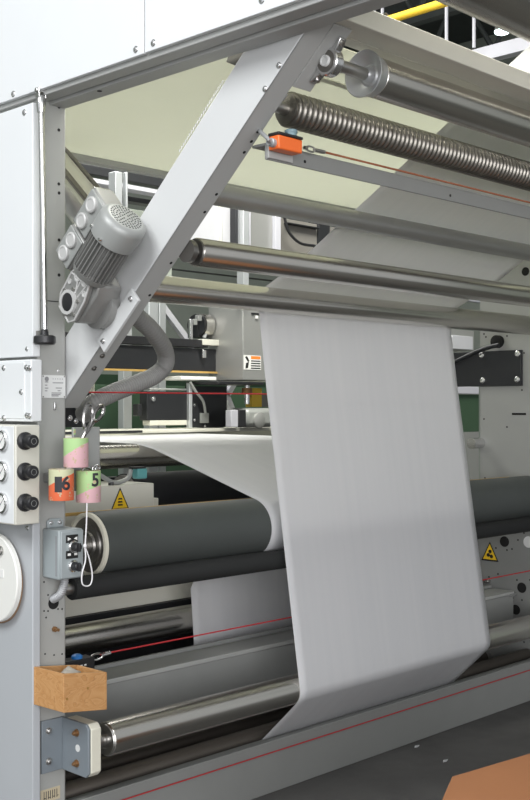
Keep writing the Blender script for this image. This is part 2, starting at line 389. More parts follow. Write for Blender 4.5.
sc_ = MB(GM).lathe((-.042, 0, .016), (0, 0, 1), [(0, .040), (.010, .040), (.010, .030), (.006, .030), (.006, 0)], 32).build('shaft_collar', 'light_plastic', gm)
MB(GM).lathe((-.042, 0, .020), (0, 0, 1), [(0, .029), (.004, .029), (.005, .026), (.005, 0)], 32).build('shaft_cap', 'black_plastic', sc_)
for k in range(6):
    t = k*math.pi/3 + .3
    MB(GM).lathe((-.042+math.cos(t)*.046, math.sin(t)*.046, .016), (0, 0, 1), [(0, .006), (.006, .006), (.006, 0)], 8).build('bolt', 'steel', gb)
MB(GM).lathe((.08, 0, 0), (1, 0, 0), [(0, .060), (.012, .064), (.02, .066), (.02, .058)], 32).build('adapter', 'cast_aluminium', gm)
fm = MB(GM).lathe((.098, 0, 0), (1, 0, 0), [(0, .054), (.142, .054)], 40)
for k in range(30):
    t = 2*math.pi*k/30; cs, sn = math.cos(t), math.sin(t)
    q = [(.102, cs*.05 - sn*.0022, sn*.05 + cs*.0022), (.102, cs*.05 + sn*.0022, sn*.05 - cs*.0022), (.102, cs*.068 + sn*.0016, sn*.068 - cs*.0016), (.102, cs*.068 - sn*.0016, sn*.068 + cs*.0016)]
    fm.prism(q, (.136, 0, 0))
fm.build('finned_stator', 'cast_aluminium', gm, smooth=30)
fc = MB(GM).lathe((.232, 0, 0), (1, 0, 0), [(0, .068), (0, .074), (.002, .076), (.062, .077), (.076, .073), (.085, .062), (.087, .055), (.087, 0)], 40).build('fan_cover', 'cap_grey', gm)
for ring, n in ((.012, 6), (.022, 12), (.032, 18), (.042, 24), (.050, 28)):
    for k in range(n):
        if ring < .012: continue
        t = 2*math.pi*k/n
        MB(GM).lathe((.319, math.cos(t)*ring, math.sin(t)*ring), (1, 0, 0), [(0, .0031), (.0004, .0031), (.0004, 0)], 6).build('vent_slot', 'hole_black', fc, smooth=0)
for a_, b_ in ((.245, .03), (.245, -.03)): MB(GM).lathe((a_, b_, .070), (0, 0, 1), [(0, .006), (.007, .005), (.007, 0)], 10).build('screw', 'bright_steel', fc)
# terminal boxes beside the stator
MB(GM).box((.10, .05, -.05), (.22, .10, .0)).build('terminal_base', 'cast_aluminium', gm, .004)
for a0, a1, cs in ((.005, .125, ((.038, .145), (.093, .145))), (.135, .275, ((.172, .148), (.238, .148)))):
    tb = MB(GM).box((a0, .095, -.08), (a1, .195, .0)).build('terminal_box', 'cast_aluminium', gm, .008)
    MB(GM).box((a0+.004, .1, .0005), (a1-.004, .19, .007)).build('box_lid', 'cap_grey', tb, .003)
    for a_, b_ in cs:
        MB(GM).lathe((a_, b_, .007), (0, 0, 1), [(0, .026), (.008, .026), (.011, .022), (.011, .018), (.009, .016), (.009, 0)], 24).build('gland_cap', 'light_plastic', tb)
MB(GM).box((.14, .197, -.07), (.27, .203, -.01)).build('heat_fins', 'bright_steel', gm, .001)
for b_ in (-.095,):
    pl = MB(GM).prism([(-.12, -.142, -.1045), (.115, -.142, -.1045), (.115, -.088, -.1045), (-.12, -.088, -.1045)], (0, 0, .012)).build('mounting_plate', 'strut_paint', gm, .002)
    for a_ in (-.095, .095): MB(GM).lathe((a_, -.115, -.093), (0, 0, 1), [(0, .009), (.005, .009), (.005, .006), (.011, .005), (.011, 0)], 12).build('bolt', 'bright_steel', pl)
MB(GM).lathe((-.02, -.02, -.100), (0, 0, 1), [(0, .082), (.03, .082), (.034, .074), (.034, 0)], 36).build('output_flange', 'cast_aluminium', gm)

# ------------------------------------------------------------------ flexible hose
hp = spline([at(118, 300, Y=3.0), at(136, 316, Y=3.1), at(153, 332, Y=3.16), at(164.5, 350, Y=3.24), at(165, 365, Y=3.28), at(154, 376, Y=3.30), at(138, 383, Y=3.3), at(120, 390, Y=3.3), at(104, 397, Y=3.3), at(92, 404, Y=3.32), at(84, 414, Y=3.4)], 24)
hr = [.033 + .0016*math.sin(i*2.1) for i in range(len(hp))]
tag(MB().tube(hp, hr, 20).build('flexible_hose', 'hose_grey', None, smooth=60), 'thick grey ribbed hose looping out below the diagonal strut', 'hose')

# ------------------------------------------------------------------ pressure regulator panel
XR = 1.985
rp = thing('regulator_panel', (2.03, 3.2, 1.17), 'grey panel of three pressure gauges and black regulator knobs on the left edge', 'control panel')
MB().box((XR, 3.055, 1.172), (2.077, 3.6, 1.492)).build('housing', 'cream_box', rp, .004)
MB().box((XR-.001, 3.065, 1.176), (XR+.002, 3.6, 1.488)).build('gauge_face', 'white_paint', rp, .001)
for gy, ky in ((440.5, 441), (471.5, 471.5), (503, 502.5)):
    g = at(3.5, gy, X=XR)
    ga = MB().lathe(g, (-1, 0, 0), [(0, .034), (.010, .034), (.013, .031), (.013, .027), (.008, .027), (.008, 0)], 32).build('gauge', 'bright_steel', rp)
    tag(ga, 'chrome rimmed pressure gauge')
    MB().lathe(g - Vector((.0081, 0, 0)), (-1, 0, 0), [(0, .0268), (.0012, .0268), (.0012, 0)], 32).build('dial', 'sign_white', ga, smooth=0)
    nd = MB(); gx = g.x - .0098
    nd.prism([(gx, g.y+.012, g.z-.012), (gx, g.y+.010, g.z-.014), (gx, g.y-.016, g.z+.016)], (-.0006, 0, 0))
    for k in range(11):
        t = math.radians(-120+24*k); 
        nd.prism([(gx, g.y+math.sin(t)*.020-.0007, g.z+math.cos(t)*.020-.0007), (gx, g.y+math.sin(t)*.020+.0007, g.z+math.cos(t)*.020+.0007), (gx, g.y+math.sin(t)*.025, g.z+math.cos(t)*.025)], (-.0004, 0, 0))
    nd.build('needle', 'ink', ga, smooth=0)
    k0 = at(24.5, ky, Y=3.055)
    kn = MB().lathe(k0, (0, -1, 0), [(0, .029), (.008, .029), (.012, .025), (.015, .021), (.030, .020), (.033, .0215), (.050, .021), (.053, .019), (.053, 0)], 28).build('regulator_knob', 'black_plastic', rp)
    MB().lathe(k0 + Vector((0, -.053, 0)), (0, -1, 0), [(0, .010), (.0008, .010), (.0008, .009), (0, .009)], 20, closed=False).build('knob_mark', 'cap_grey', kn)

# ------------------------------------------------------------------ rod with clevis and knob
rd = thing('adjusting_rod', at(45, 338, Y=3.06), 'thin upright steel rod with black hand knob in front of the pillar', 'rod')
rt, rb_ = at(41.3, 104, Y=3.06), at(44.6, 333, Y=3.06)
MB().cyl(rb_, rt, .0105, 16).build('rod', 'bright_steel', rd)
cl = MB().lathe(rt - Vector((0, 0, .03)), rt - rb_, [(0, .013), (.03, .0155), (.045, .0155), (.058, .010), (.058, 0)], 16)
cl.box((rt.x-.016, 3.05, rt.z+.018), (rt.x-.009, 3.07, rt.z+.052)).box((rt.x+.009, 3.05, rt.z+.018), (rt.x+.016, 3.07, rt.z+.052))
cl.cyl((rt.x-.022, 3.06, rt.z+.042), (rt.x+.022, 3.06, rt.z+.042), .008, 12)
cl.build('clevis', 'bright_steel', rd, .002)
bx('hanger', 'dark_steel', rd, (rt.x-.008, 3.05, rt.z+.03), (rt.x+.008, 3.085, 2.5655), .001)
kb = MB().lathe(rb_ + Vector((0, 0, .012)), (0, 0, -1), [(0, .011), (.018, .014), (.02, .03), (.024, .036), (.044, .037), (.05, .032), (.05, 0)], 12).build('hand_knob', 'black_plastic', rd)
MB().box((rb_.x-.008, 3.05, 1.785), (rb_.x+.008, 3.0975, 1.80)).build('guide', 'dark_steel', rd)

# ------------------------------------------------------------------ round white disc at the left edge
dc = thing('disc_guard', (2.05, 3.245, .82), 'round white disc guard with a bolt at the left edge', 'disc')
c = Vector((2.076, 3.285, .975))
MB().lathe(c, (-1, 0, 0), [(.015, .150), (.03, .150), (.034, .147), (.034, 0)], 64).build('face', 'disc_white', dc)
MB().lathe(c - Vector((0, -.012, .012)), (-1, 0, 0), [(0, .146), (.0145, .146), (.0145, .10)], 64).build('rim', 'paper_roll_edge', dc)
g = at(1, 550.5, X=2.041); MB().lathe(g, (-1, 0, 0), [(0, .015), (.004, .015), (.004, .011), (.014, .010), (.014, .005), (.008, .005), (.008, 0)], 18).build('bolt', 'steel', dc)
g = at(1.5, 573, X=2.041); MB().box((2.0395, g.y-.012, g.z-.016), (2.042, g.y+.02, g.z+.012)).build('sticker', 'sign_white', dc, .001)

# ------------------------------------------------------------------ switch box on the pillar
X0, X1, Z0, Z1 = 2.088, 2.242, .985, 1.148
sb = thing('switch_box', (2.165, 3.06, Z0), 'grey steel switch box with two black selector knobs on the pillar', 'switch box')
a = at(42.5, 530, Y=YP); 
MB().box((2.126, 3.020, Z0), (2.222, YP-.0005, Z1)).build('enclosure', 'box_grey', sb, .005)
MB().prism([(2.14, YP-.01, Z1), (2.205, YP-.01, Z1), (2.205, YP-.01, Z1+.022), (2.195, YP-.01, Z1+.03), (2.15, YP-.01, Z1+.03), (2.14, YP-.01, Z1+.022)], (0, .009, 0)).build('mounting_tab', 'box_grey', sb, .002)
for x in (2.155, 2.19): bolt(sb, (x, YP-.01, Z1+.016), (0, -1, 0), .006, .005)
bx('lid', 'box_grey', sb, (2.129, 3.012, Z0+.004), (2.219, 3.0195, Z1-.004), .003)
YB = 3.012
for zc, kind in ((1.118, 0), (1.066, 1)):
    pl = bx('legend_plate', 'sign_black', sb, (2.148, YB-.002, zc-.013), (2.196, YB, zc+.013), .001)
    if kind == 0:
        mk = MB(); mk.prism([(2.154, YB-.0028, zc+.006), (2.154, YB-.0028, zc-.006), (2.168, YB-.0028, zc)], (0, .001, 0)); mk.prism([(2.192, YB-.0028, zc+.006), (2.192, YB-.0028, zc-.006), (2.178, YB-.0028, zc)], (0, .001, 0))
    else:
        mk = MB().box((2.154, YB-.0028, zc-.003), (2.166, YB-.0018, zc+.005)).box((2.180, YB-.0028, zc-.003), (2.192, YB-.0018, zc+.005))
    mk.build('legend', 'sign_white', pl, smooth=0)
for zc in (1.092, 1.028):
    kn = MB().lathe((2.176, YB, zc), (0, -1, 0), [(0, .020), (.006, .020), (.010, .016), (.010, 0)], 24).build('selector_ring', 'bright_steel', sb)
    q = MB().lathe((2.176, YB-.010, zc), (0, -1, 0), [(0, .0145), (.022, .0135), (.024, .011), (.024, 0)], 20)
    q.box((2.172, YB-.040, zc-.014), (2.180, YB-.03, zc+.014)); q.build('selector_knob', 'black_plastic', kn, .001)
bx('hinge', 'ink_grey', sb, (2.1245, 3.032, Z0+.012), (2.127, 3.036, Z1-.02), 0)
tp = spline([(2.178, 3.06, Z0+.004), (2.177, 3.065, Z0-.03), (2.172, 3.08, Z0-.06), (2.163, 3.11, Z0-.078)], 10)
tag(MB().tube(tp, [.013+.0015*(i % 2) for i in range(len(tp))], 14).build('conduit', 'conduit_grey', sb), 'grey flexible conduit')

# ------------------------------------------------------------------ plywood box
wx = thing('wooden_box', (2.13, 2.98, .55), 'open plywood box hanging low on the front of the pillar', 'box')
h0, h1 = .573, .697
A, B, C_, Dd = Vector((2.083, 3.104)), Vector((2.096, 2.95)), Vector((2.268, 2.95)), Vector((2.262, 3.104))
def tl(x): return -.133*(x - 2.096)                        # it hangs a little crooked
def wall(name, p, q, t=.012):
    n = Vector((-(q - p).y, (q - p).x)).normalized()*t
    MB().prism([(v.x, v.y, h0 + tl(v.x)) for v in (p, q, q + n, p + n)], (0, 0, h1-h0)).build(name, 'plywood', wx, .001)
wall('side_panel', A, B); wall('front_panel', B, C_); wall('side_panel', C_, Dd); wall('back_panel', Dd, A)
MB().prism([(x, y, h0+.002+tl(x)) for x, y in ((A.x+.006, A.y-.006), (B.x+.006, B.y+.006), (C_.x-.006, C_.y+.006), (Dd.x-.006, Dd.y-.006))], (0, 0, .01)).build('bottom_panel', 'plywood', wx)
MB().box((2.12, 3.1045, .60), (2.20, YP-.0005, .66)).build('hanging_strip', 'plywood', wx)
for x, z in ((2.108, .615), (2.19, .635)): MB().lathe((x, 2.95, z), (0, -1, 0), [(0, .004), (.0006, .004), (.0006, 0)], 10).build('knot', 'brass', wx, smooth=0)
cbx = Vector((2.175, 3.03))
r_ = MB()
bmesh.ops.create_icosphere(r_.bm, subdivisions=3, radius=1)
for v in r_.bm.verts:
    s_ = 1 + .18*math.sin(v.co.x*5+1)*math.sin(v.co.y*6)+.1*math.sin(v.co.z*9)
    v.co = Vector((cbx.x + v.co.x*.050*s_, cbx.y + v.co.y*.042*s_, .625 + max(v.co.z, -.75)*.058*s_))
tag(r_.build('crumpled_rag', 'rag', None, smooth=80), 'crumpled beige rag lying inside the plywood box', 'rag')

# ------------------------------------------------------------------ angle bracket
ab = thing('angle_bracket', (2.2, 3.06, .33), 'blue grey angle bracket with white block holding the lowest front roller', 'bracket')
z0, z1 = .335, .51
MB().box((2.118, YP-.010, z0), (2.208, YP-.0005, z1)).build('back_flange', 'pale_blue_grey', ab, .002)
MB().prism([(2.198, YP-.01, z0), (2.198, YP-.01, z1), (2.198, 2.972, z1), (2.198, 2.958, z1-.014), (2.198, 2.958, z0+.014), (2.198, 2.972, z0)], (.010, 0, 0)).build('side_flange', 'pale_blue_grey', ab, .002)
tag(MB().prism([(2.2085, 3.09, z0), (2.2085, 3.09, z1), (2.2085, 2.972, z1), (2.2085, 2.955, z1-.016), (2.2085, 2.955, z0+.016), (2.2085, 2.972, z0)], (.040, 0, 0)).build('bearing_block', 'ring_cream', ab, .003), 'white block')
for z in (.373, .474):
    bolt(ab, (2.145, YP-.01, z), (0, -1, 0), .009, .010, 'steel')
    tag(MB().lathe((2.198, 3.02, z), (-1, 0, 0), [(0, .013), (.003, .013), (.003, .009), (.012, .009), (.012, .006), (.018, .005), (.018, 0)], 8).build('hex_bolt', 'gold_bolt', ab), 'rusty hex bolt')
MB().lathe((2.198, 3.015, .424), (-1, 0, 0), [(0, .012), (.001, .012), (.001, 0)], 20).build('shaft_end', 'label_silver', ab)

# ------------------------------------------------------------------ rollers
XF = 5.45      # inner face of the far side frame
def roller(name, label, Y, Z, r, x0, x1, m, s0=None, s1=XF-.001, sr=None, endm=None, seg=64, prof=None):
    t = thing(name, ((x0+x1)/2, Y, Z-r), label, 'roller', 'rollers of the machine')
    sr = sr or r*.35; s0 = x0-.05 if s0 is None else s0
    pr = prof or [(0, r*.96), (.003, r), (x1-x0-.003, r), (x1-x0, r*.96)]
    MB().lathe((x0, Y, Z), (1, 0, 0), pr, seg).build('roller_body', m, t)
    MB().cyl((s0, Y, Z), (x0, Y, Z), sr, 24).build('shaft', 'steel', t)
    if s1 > x1: MB().cyl((x1, Y, Z), (s1, Y, Z), sr, 16).build('shaft', 'steel', t)
    if endm: MB().lathe((x0-.001, Y, Z), (-1, 0, 0), [(0, r*.93), (.003, r*.9), (.003, r*.55), (-.001, r*.5), (-.001, 0)], 40).build('end_cap', endm, t)
    return t
YL, ZL, RL = 3.035, .422, .058
lr = roller('idler_roller', 'polished steel roller lowest at the front, held by the angle bracket', YL, ZL, RL, 2.325, 5.36, 'chrome', 2.249, sr=.02, endm='steel')
MB().lathe((2.285, YL, ZL), (1, 0, 0), [(0, .027), (.018, .027), (.02, .024), (.02, .02)], 20).build('lock_nut', 'dark_steel', lr)
YB_, ZB, RB = 3.158, 1.9855, .0507
roller('idler_roller', 'polished roller right where the hanging paper begins, lower of the front pair', YB_, ZB, RB, 2.33, 5.38, 'chrome', 2.306)
YA, ZA, RA = 2.60, 2.036, .0448
ra = roller('idler_roller', 'polished roller with dark bearing end, upper of the pair above hanging paper', YA, ZA, RA, 2.345, 5.38, 'chrome', 2.312, endm='dark_steel')
MB().lathe((2.306, YA, ZA), (1, 0, 0), [(0, .036), (.02, .036), (.024, .030), (.024, .02)], 28).build('bearing', 'dark_steel', ra)
roller('guide_tube', 'thin dull grey tube between the upper polished roller and square bar', 2.66, 2.2438, .0359, 2.35, 5.40, 'dull_tube', 2.306)
# ribbed roller
YR, ZR, RR = 2.265, 2.433, .053
pr = [(0, .040), (.002, .044), (.010, .044)]
x = .010; pitch = .0225
while x < 2.93:
    pr += [(x, RR*.86), (x+.003, RR*.95), (x+.007, RR), (x+.012, RR), (x+.016, RR*.95), (x+.019, RR*.86)]
    x += pitch
roller('spreader_roller', 'dark ribbed spreader roller just under the top polished roller', YR, ZR, RR, 2.40, 5.36, 'ribbed_steel', 2.306, seg=56, prof=pr + [(2.96, .04)])
# top roller with dished end
YT, ZT, RT_ = 2.054, 2.515, .0578
tr = roller('top_roller', 'big polished top roller with dished disc end on a pillow block', YT, ZT, RT_, 2.550, 5.36, 'chrome', 2.342, sr=.018)
MB().lathe((2.505, YT, ZT), (-1, 0, 0), [(-.0445, .058), (-.03, .060), (-.002, .068), (0, .069), (.001, .067), (-.004, .064), (-.022, .045), (-.030, .032), (-.026, .026), (-.010, .022), (-.004, .0185)], 48, closed=False).build('dished_disc', 'spun_aluminium', tr)
pb = thing('pillow_block', (2.36, YT, ZT-.04), 'silver pillow block bearing under the strut carrying the top roller', 'bearing')
tD = (Vector((0, YT, ZT)) - D0).dot(uu); bD = (Vector((0, YT, ZT)) - D0).dot(nn)
MB().prism([dg(2.306, tD-.11, -.002), dg(2.306, tD+.10, -.002), dg(2.306, tD+.10, .008), dg(2.306, tD-.11, .008)], (.075, 0, 0)).build('mounting_plate', 'beam_paint', pb, .002)
MB().lathe((2.342, YT, ZT), (1, 0, 0), [(0, .037), (.004, .040), (.030, .040), (.034, .037), (.034, .020), (0, .020)], 36).build('housing', 'bright_steel', pb)
MB().prism([dg(2.346, tD-.075, -.003), dg(2.346, tD-.075, -.012), dg(2.346, tD-.045, -.022), dg(2.346, tD-.03, bD), dg(2.346, tD+.03, bD), dg(2.346, tD+.045, -.022), dg(2.346, tD+.075, -.012), dg(2.346, tD+.075, -.003)], (.026, 0, 0)).build('foot', 'bright_steel', pb, .003)
MB().lathe((2.336, YT, ZT), (-1, 0, 0), [(-.01, .0165), (0, .0165), (.003, .015), (.003, .011), (.001, .010), (.001, 0)], 24).build('inner_ring', 'label_silver', pb)
MB().lathe((2.342, YT, ZT), (-1, 0, 0), [(0, .031), (.0006, .031), (.0006, 0)], 28).build('seal', 'dark_steel', pb)
for k in (-.062, .062): MB().lathe(dg(2.359, tD+k, -.012), -nn, [(0, .010), (.004, .010), (.004, .007), (.012, .006), (.012, 0)], 10).build('bolt', 'steel', pb)
roller('overhead_roller', 'large dark polished roller cut by the top right corner', 1.75, 2.748, .10, 2.50, 5.36, 'chrome', 2.306, sr=.03)
# rear rollers
ROY, ROZ, ROR = 3.25, 1.056, .117
rr = roller('rubber_roller', 'big dark rubber covered roller with cream ring on its end', ROY, ROZ, ROR, 2.42, 5.38, 'rubber', 2.25, sr=.035, seg=80)
MB().lathe((2.419, ROY, ROZ), (-1, 0, 0), [(0, .116), (.012, .115), (.014, .112), (.014, .102), (.010, .100), (0, .099)], 64, closed=False).build('end_ring', 'ring_cream', rr)
MB().lathe((2.4185, ROY, ROZ), (-1, 0, 0), [(0, .10), (.002, .10), (.002, .075), (.008, .072), (.008, .05), (.016, .046), (.016, 0)], 48).build('end_disc', 'dark_steel', rr)
roller('pressure_roller', 'black rubber pressure roller right below the big rubber covered roller', 3.14, .929, .0395, 2.26, 5.38, 'black_rubber', 2.225, sr=.02)
roller('rear_idler_roller', 'polished rear roller low behind the red cord', 3.70, .611, .061, 2.26, 5.36, 'chrome', 2.225)
roller('rear_guide_roller', 'polished rear roller behind the painted cups, under the white sheet', 4.0, 1.326, .054, 2.40, 5.36, 'chrome', 2.225)
roller('floor_roller', 'dark steel roller lying just behind the floor rail', 3.25, .186, .040, 2.24, 5.38, 'brown_steel', 2.226, sr=.02)
roller('rear_floor_roller', 'dark roller at floor level behind the rail, below the rear paper', 3.545, .125, .048, 2.24, 5.38, 'brown_steel', 2.226, sr=.02)

# ------------------------------------------------------------------ paper web
def arc(c, r, a0, a1, n=10):
    return [(c[0]+r*math.cos(math.radians(a0+(a1-a0)*i/n)), c[1]+r*math.sin(math.radians(a0+(a1-a0)*i/n))) for i in range(n+1)]
e_ = .0015
prof = [(1.30, 2.862), (1.60, 2.852)] + arc((1.75, 2.748), .10+e_, 92, 58, 6) + [(1.95, 2.742), (2.278, 2.543), (2.638, 2.326), (2.795, 2.236), (2.924, 2.158), (3.10, 2.070)]
prof += arc((YB_, ZB), RB+e_, 62, -8, 10) + [(3.170, 1.68), (3.114, 1.32), (3.054, .93), (3.003, .60)]
prof += arc((YL, ZL), RL+e_, 172, 226, 10) + [(3.06, .315)]
prof += [(3.175, .205)] + arc((3.25, .186), .040+e_, 205, 285, 8) + [(3.40, .115)] + arc((3.545, .125), .048+e_, 255, 358, 10)
prof += [(3.600, .30), (3.602, .54), (3.622, .76)]
a_dir = math.degrees(math.atan2(.79-.90, 3.62-3.30))
prof += [(3.60, .80), (3.40, .905)] + arc((ROY, ROZ), ROR+e_, 296-360, -254, 30) + [(3.693, 1.309), (3.88, 1.362)]
prof += arc((4.0, 1.326), .054+e_, 108, 91, 4) + [(4.3, 1.384), (4.7, 1.386), (5.05, 1.388), (5.2, 1.30)]
WL, WR, NX = 3.24, 4.59, 28
pw = MB(); cols = []
for i in range(NX+1):
    x = WL + (WR-WL)*i/NX
    cols.append([pw.bm.verts.new((x, y, z)) for y, z in prof])
for a, b in zip(cols[:-1], cols[1:]):
    for k in range(len(prof)-1): pw.bm.faces.new((a[k], b[k], b[k+1], a[k+1]))
po = pw.build('paper_web', 'paper', None, smooth=80)
so = po.modifiers.new('thickness', 'SOLIDIFY'); so.thickness = .0016; so.offset = 0
tag(po, 'wide white paper web running over the rollers and hanging down the front', 'paper')

# ------------------------------------------------------------------ floor rail, cross beams, cords
kr = thing('floor_rail', (3.8, 3.15, 0), 'grey floor rail across the bottom of the machine with red cord along it', 'rail')
bx('rail_face', 'kerb_and_shade_grey', kr, (2.2225, YP-.001, 0), (8.5, 3.14, .208), .003)
bx('rail_top', 'kerb_and_shade_grey', kr, (2.2225, 3.141, .150), (8.5, 3.195, .192), .003)
tag(MB().cyl((2.40, YP-.006, .164), (7, YP-.006, .166), .0025, 8).build('pull_cord', 'red_cord', None), 'thin red cord stretched along the face of the floor rail', 'cord', 'pull cords along the machine')
cp = thing('cord_clip', (2.42, YP-.006, .158), 'small grey clip on the left end of the floor rail cord', 'clip')
MB().cyl((2.385, YP-.009, .163), (2.43, YP-.009, .1635), .0055, 10).build('sleeve', 'steel', cp); MB().box((2.40, YP-.012, .158), (2.41, YP-.0008, .169)).build('tab', 'dark_steel', cp)

cb = thing('cross_beam', (3.8, 3.40, .30), 'grey ledged cross beam spanning behind the lowest front roller', 'beam')
bx('beam_face', 'kerb_and_shade_grey', cb, (2.2225, 3.35, .29), (5.40, 3.37, .508), .003)
bx('top_ledge', 'grey_paint', cb, (2.2225, 3.345, .509), (5.40, 3.505, .527), .003)
MB().box((2.2225, 3.49, .528), (5.40, 3.505, .545)).build('ledge_lip', 'kerb_and_shade_grey', cb, .002)
fb = thing('rear_cross_beam', (3.8, 3.9, .62), 'pale grey cross beam behind the rear paper, under the rubber rollers', 'beam')
bx('beam_face', 'cream_box', fb, (2.2225, 3.86, .668), (5.36, 3.92, .94), .003)
MB().box((2.2225, 3.84, .630), (5.36, 3.859, .667)).build('slotted_edge', 'black_metal', fb)
bx('slotted_edge', 'black_metal', fb, (2.2225, 3.925, .20), (5.36, 3.94, .66), 0)
tag(bx('rear_floor_panel', 'kerb_and_shade_grey', None, (2.2225, 4.1, .0), (5.44, 4.14, .55), .002), 'low grey panel at the floor behind the rear rollers', 'panel')

tag(MB().cyl((2.43, 3.20, .668), (5.44, 3.20, .662), .0028, 8).build('pull_cord', 'red_cord', None), 'red pull cord stretched low behind the hanging paper, hooked to the black switch', 'cord', 'pull cords along the machine')
cw = thing('cord_switch', (2.32, 3.2, .62), 'black pull cord switch with blue button and steel hook', 'switch')
bx('switch_body', 'black_plastic', cw, (2.2225, 3.17, .615), (2.385, 3.225, .672), .004)
MB().lathe((2.325, 3.195, .672), (0, 0, 1), [(0, .020), (.008, .020), (.014, .013), (.016, 0)], 20).build('reset_button', 'blue_plastic', cw)
mk = MB()
for k in range(5): mk.box((2.27+k*.017, 3.1685, .648), (2.279+k*.017, 3.1705, .653)); mk.box((2.275+k*.017, 3.1685, .635), (2.285+k*.015, 3.1705, .640))
mk.build('marking', 'sign_white', cw, smooth=0)
MB().tube([(2.415+.028*math.cos(t*.5236), 3.20, .662+.011*math.sin(t*.5236)) for t in range(12)], .0035, 8, closed=True).build('hook', 'bright_steel', cw)
MB().cyl((2.44, 3.20, .664), (2.475, 3.20, .667), .006, 10).build('ferrule', 'bright_steel', cw)
tag(MB().cyl((2.2225, 3.20, 1.602), (4.45, 3.20, 1.605), .0028, 8).build('pull_cord', 'red_cord', None), 'thin red cord stretched at eye level in front of the hose', 'cord', 'pull cords along the machine')

# cords' bar under the ribbed roller with the orange switch
sbr = thing('switch_bar', (3.8, 2.27, 2.265), 'grey angle bar under the ribbed roller carrying the orange switch', 'bar')
bx('bar_face', 'kerb_and_shade_grey', sbr, (2.306, 2.25, 2.266), (5.44, 2.258, 2.315), .002)
bx('bar_top', 'kerb_and_shade_grey', sbr, (2.306, 2.2585, 2.307), (5.44, 2.31, 2.315), .002)
for X in (2.47, 3.22): hole(sbr, (X, 2.25, 2.285), (0, -1, 0), .005)
osw = thing('rope_switch', (2.37, 2.25, 2.30), 'orange rope pull switch with blue grey button at the strut end', 'switch')
bx('switch_plate', 'beam_paint', osw, (2.308, 2.2425, 2.270), (2.41, 2.2495, 2.332), .001)
O0 = Vector((2.30, 2.195, 2.288))
sw = bx('switch_body', 'orange_plastic', osw, O0, O0 + Vector((.10, .042, .040)), .004)
bx('switch_lid', 'black_plastic', osw, O0 + Vector((-.001, -.001, .0405)), O0 + Vector((.102, .043, .049)), .002)
MB().lathe(O0 + Vector((.072, .02, .0495)), (0, 0, 1), [(0, .017), (.01, .017), (.01, .019), (.017, .019), (.019, .015), (.019, 0)], 20).build('reset_button', 'blue_grey_plastic', osw)
MB().lathe(O0 + Vector((-.0, .02, .018)), (-1, 0, 0), [(0, .013), (.012, .013), (.014, .010), (.022, .010), (.022, 0)], 14).build('cable_gland', 'conduit_grey', osw)
MB().tube(spline([O0 + Vector((-.018, .02, .018)), O0 + Vector((-.05, .0, .022)), at(257, 126, X=2.315), at(266, 112, X=2.315), at(280, 101, X=2.315), at(286, 94, X=2.315)], 8), .006, 10).build('cable', 'conduit_grey', osw)
MB().tube([(2.468+.02*math.cos(t*.5236), 2.225, 2.318+.008*math.sin(t*.5236)) for t in range(12)], .003, 6, closed=True).build('eye_hook', 'steel', osw)
MB().cyl((2.44, 2.225, 2.318), (2.452, 2.225, 2.318), .006, 8).build('plunger', 'steel', osw); MB().cyl((2.485, 2.225, 2.318), (2.53, 2.225, 2.319), .006, 10).build('turnbuckle', 'steel', osw)
tag(MB().cyl((2.53, 2.225, 2.319), (5.44, 2.225, 2.322), .0035, 8).build('pull_cord', 'copper_cord', None), 'copper brown cord running from the orange switch along the angle bar', 'cord', 'pull cords along the machine')

# ------------------------------------------------------------------ cream deck and front beam above
dk = thing('upper_deck', (3.8, 3.0, 2.6), 'cream coloured deck over the rollers, seen from below', 'deck')
bx('deck_panel', 'deck_sheet', dk, (2.31, 2.165, 2.622), (5.44, 3.9, 2.625), 0)
MB().box((2.31, 3.86, 2.595), (5.44, 3.9, 2.6215)).build('edge_strip', 'beam_paint', dk, .002)
MB().box((2.31, 2.40, 2.619), (5.44, 2.43, 2.6218)).build('deck_seam', 'cream_paint', dk, 0)
tb = bx('front_beam', 'cream_box', None, (2.23, 1.955, 2.600), (5.44, 2.05, 2.655), .003)
MB().box((2.23, 2.0505, 2.600), (5.44, 2.10, 2.603)).build('beam_lip', 'cream_box', tb)
tag(tb, 'cream square beam running just behind the top polished roller', 'beam')

# ------------------------------------------------------------------ far side frame
fs = thing('far_side_frame', (5.47, 3.4, 0), 'light grey far side plate with holes at the right edge', 'machine frame')
bx('side_plate', 'grey_paint', fs, (XF, 2.75, 1.13), (XF+.04, 3.602, 2.45), .002)
bx('side_plate', 'kerb_and_shade_grey', fs, (XF, 2.6, 0), (XF+.04, 4.3, 1.128), .002)  # lower plate in darker grey: its shade is put into the colour
for px, py, r in ((525.5, 271.5, .024), (504.5, 541.6, .030), (521.8, 587.7, .029), (515.8, 609.7, .028)):
    MB().lathe(at(px, py, X=XF), (-1, 0, 0), [(0, r), (.001, r), (.001, 0)], 28).build('hole', 'hole_black', fs, smooth=0)
for px, py in ((484, 334), (486, 337), (507, 336), (524, 353), (522, 390), (484, 419), (484, 445), (485, 478), (507, 427), (500, 528), (515, 533), (518, 540), (524, 533), (496, 548), (512, 549), (507, 550), (517, 580), (530, 580), (513, 598), (522, 600), (489, 577), (498, 574), (520, 636), (524, 642)):
    hole(fs, at(px, py, X=XF), (-1, 0, 0), .005)
g = at(519, 414, X=XF); MB().box((XF-.001, g.y-.045, g.z-.006), (XF+.001, g.y+.045, g.z+.006)).build('slot', 'hole_black', fs, smooth=0)
g = at(528.7, 542, X=XF); MB().lathe(g, (-1, 0, 0), [(0, .032), (.003, .032), (.003, 0)], 28).build('cover_disc', 'label_silver', fs)
g = at(490, 546, X=XF); 
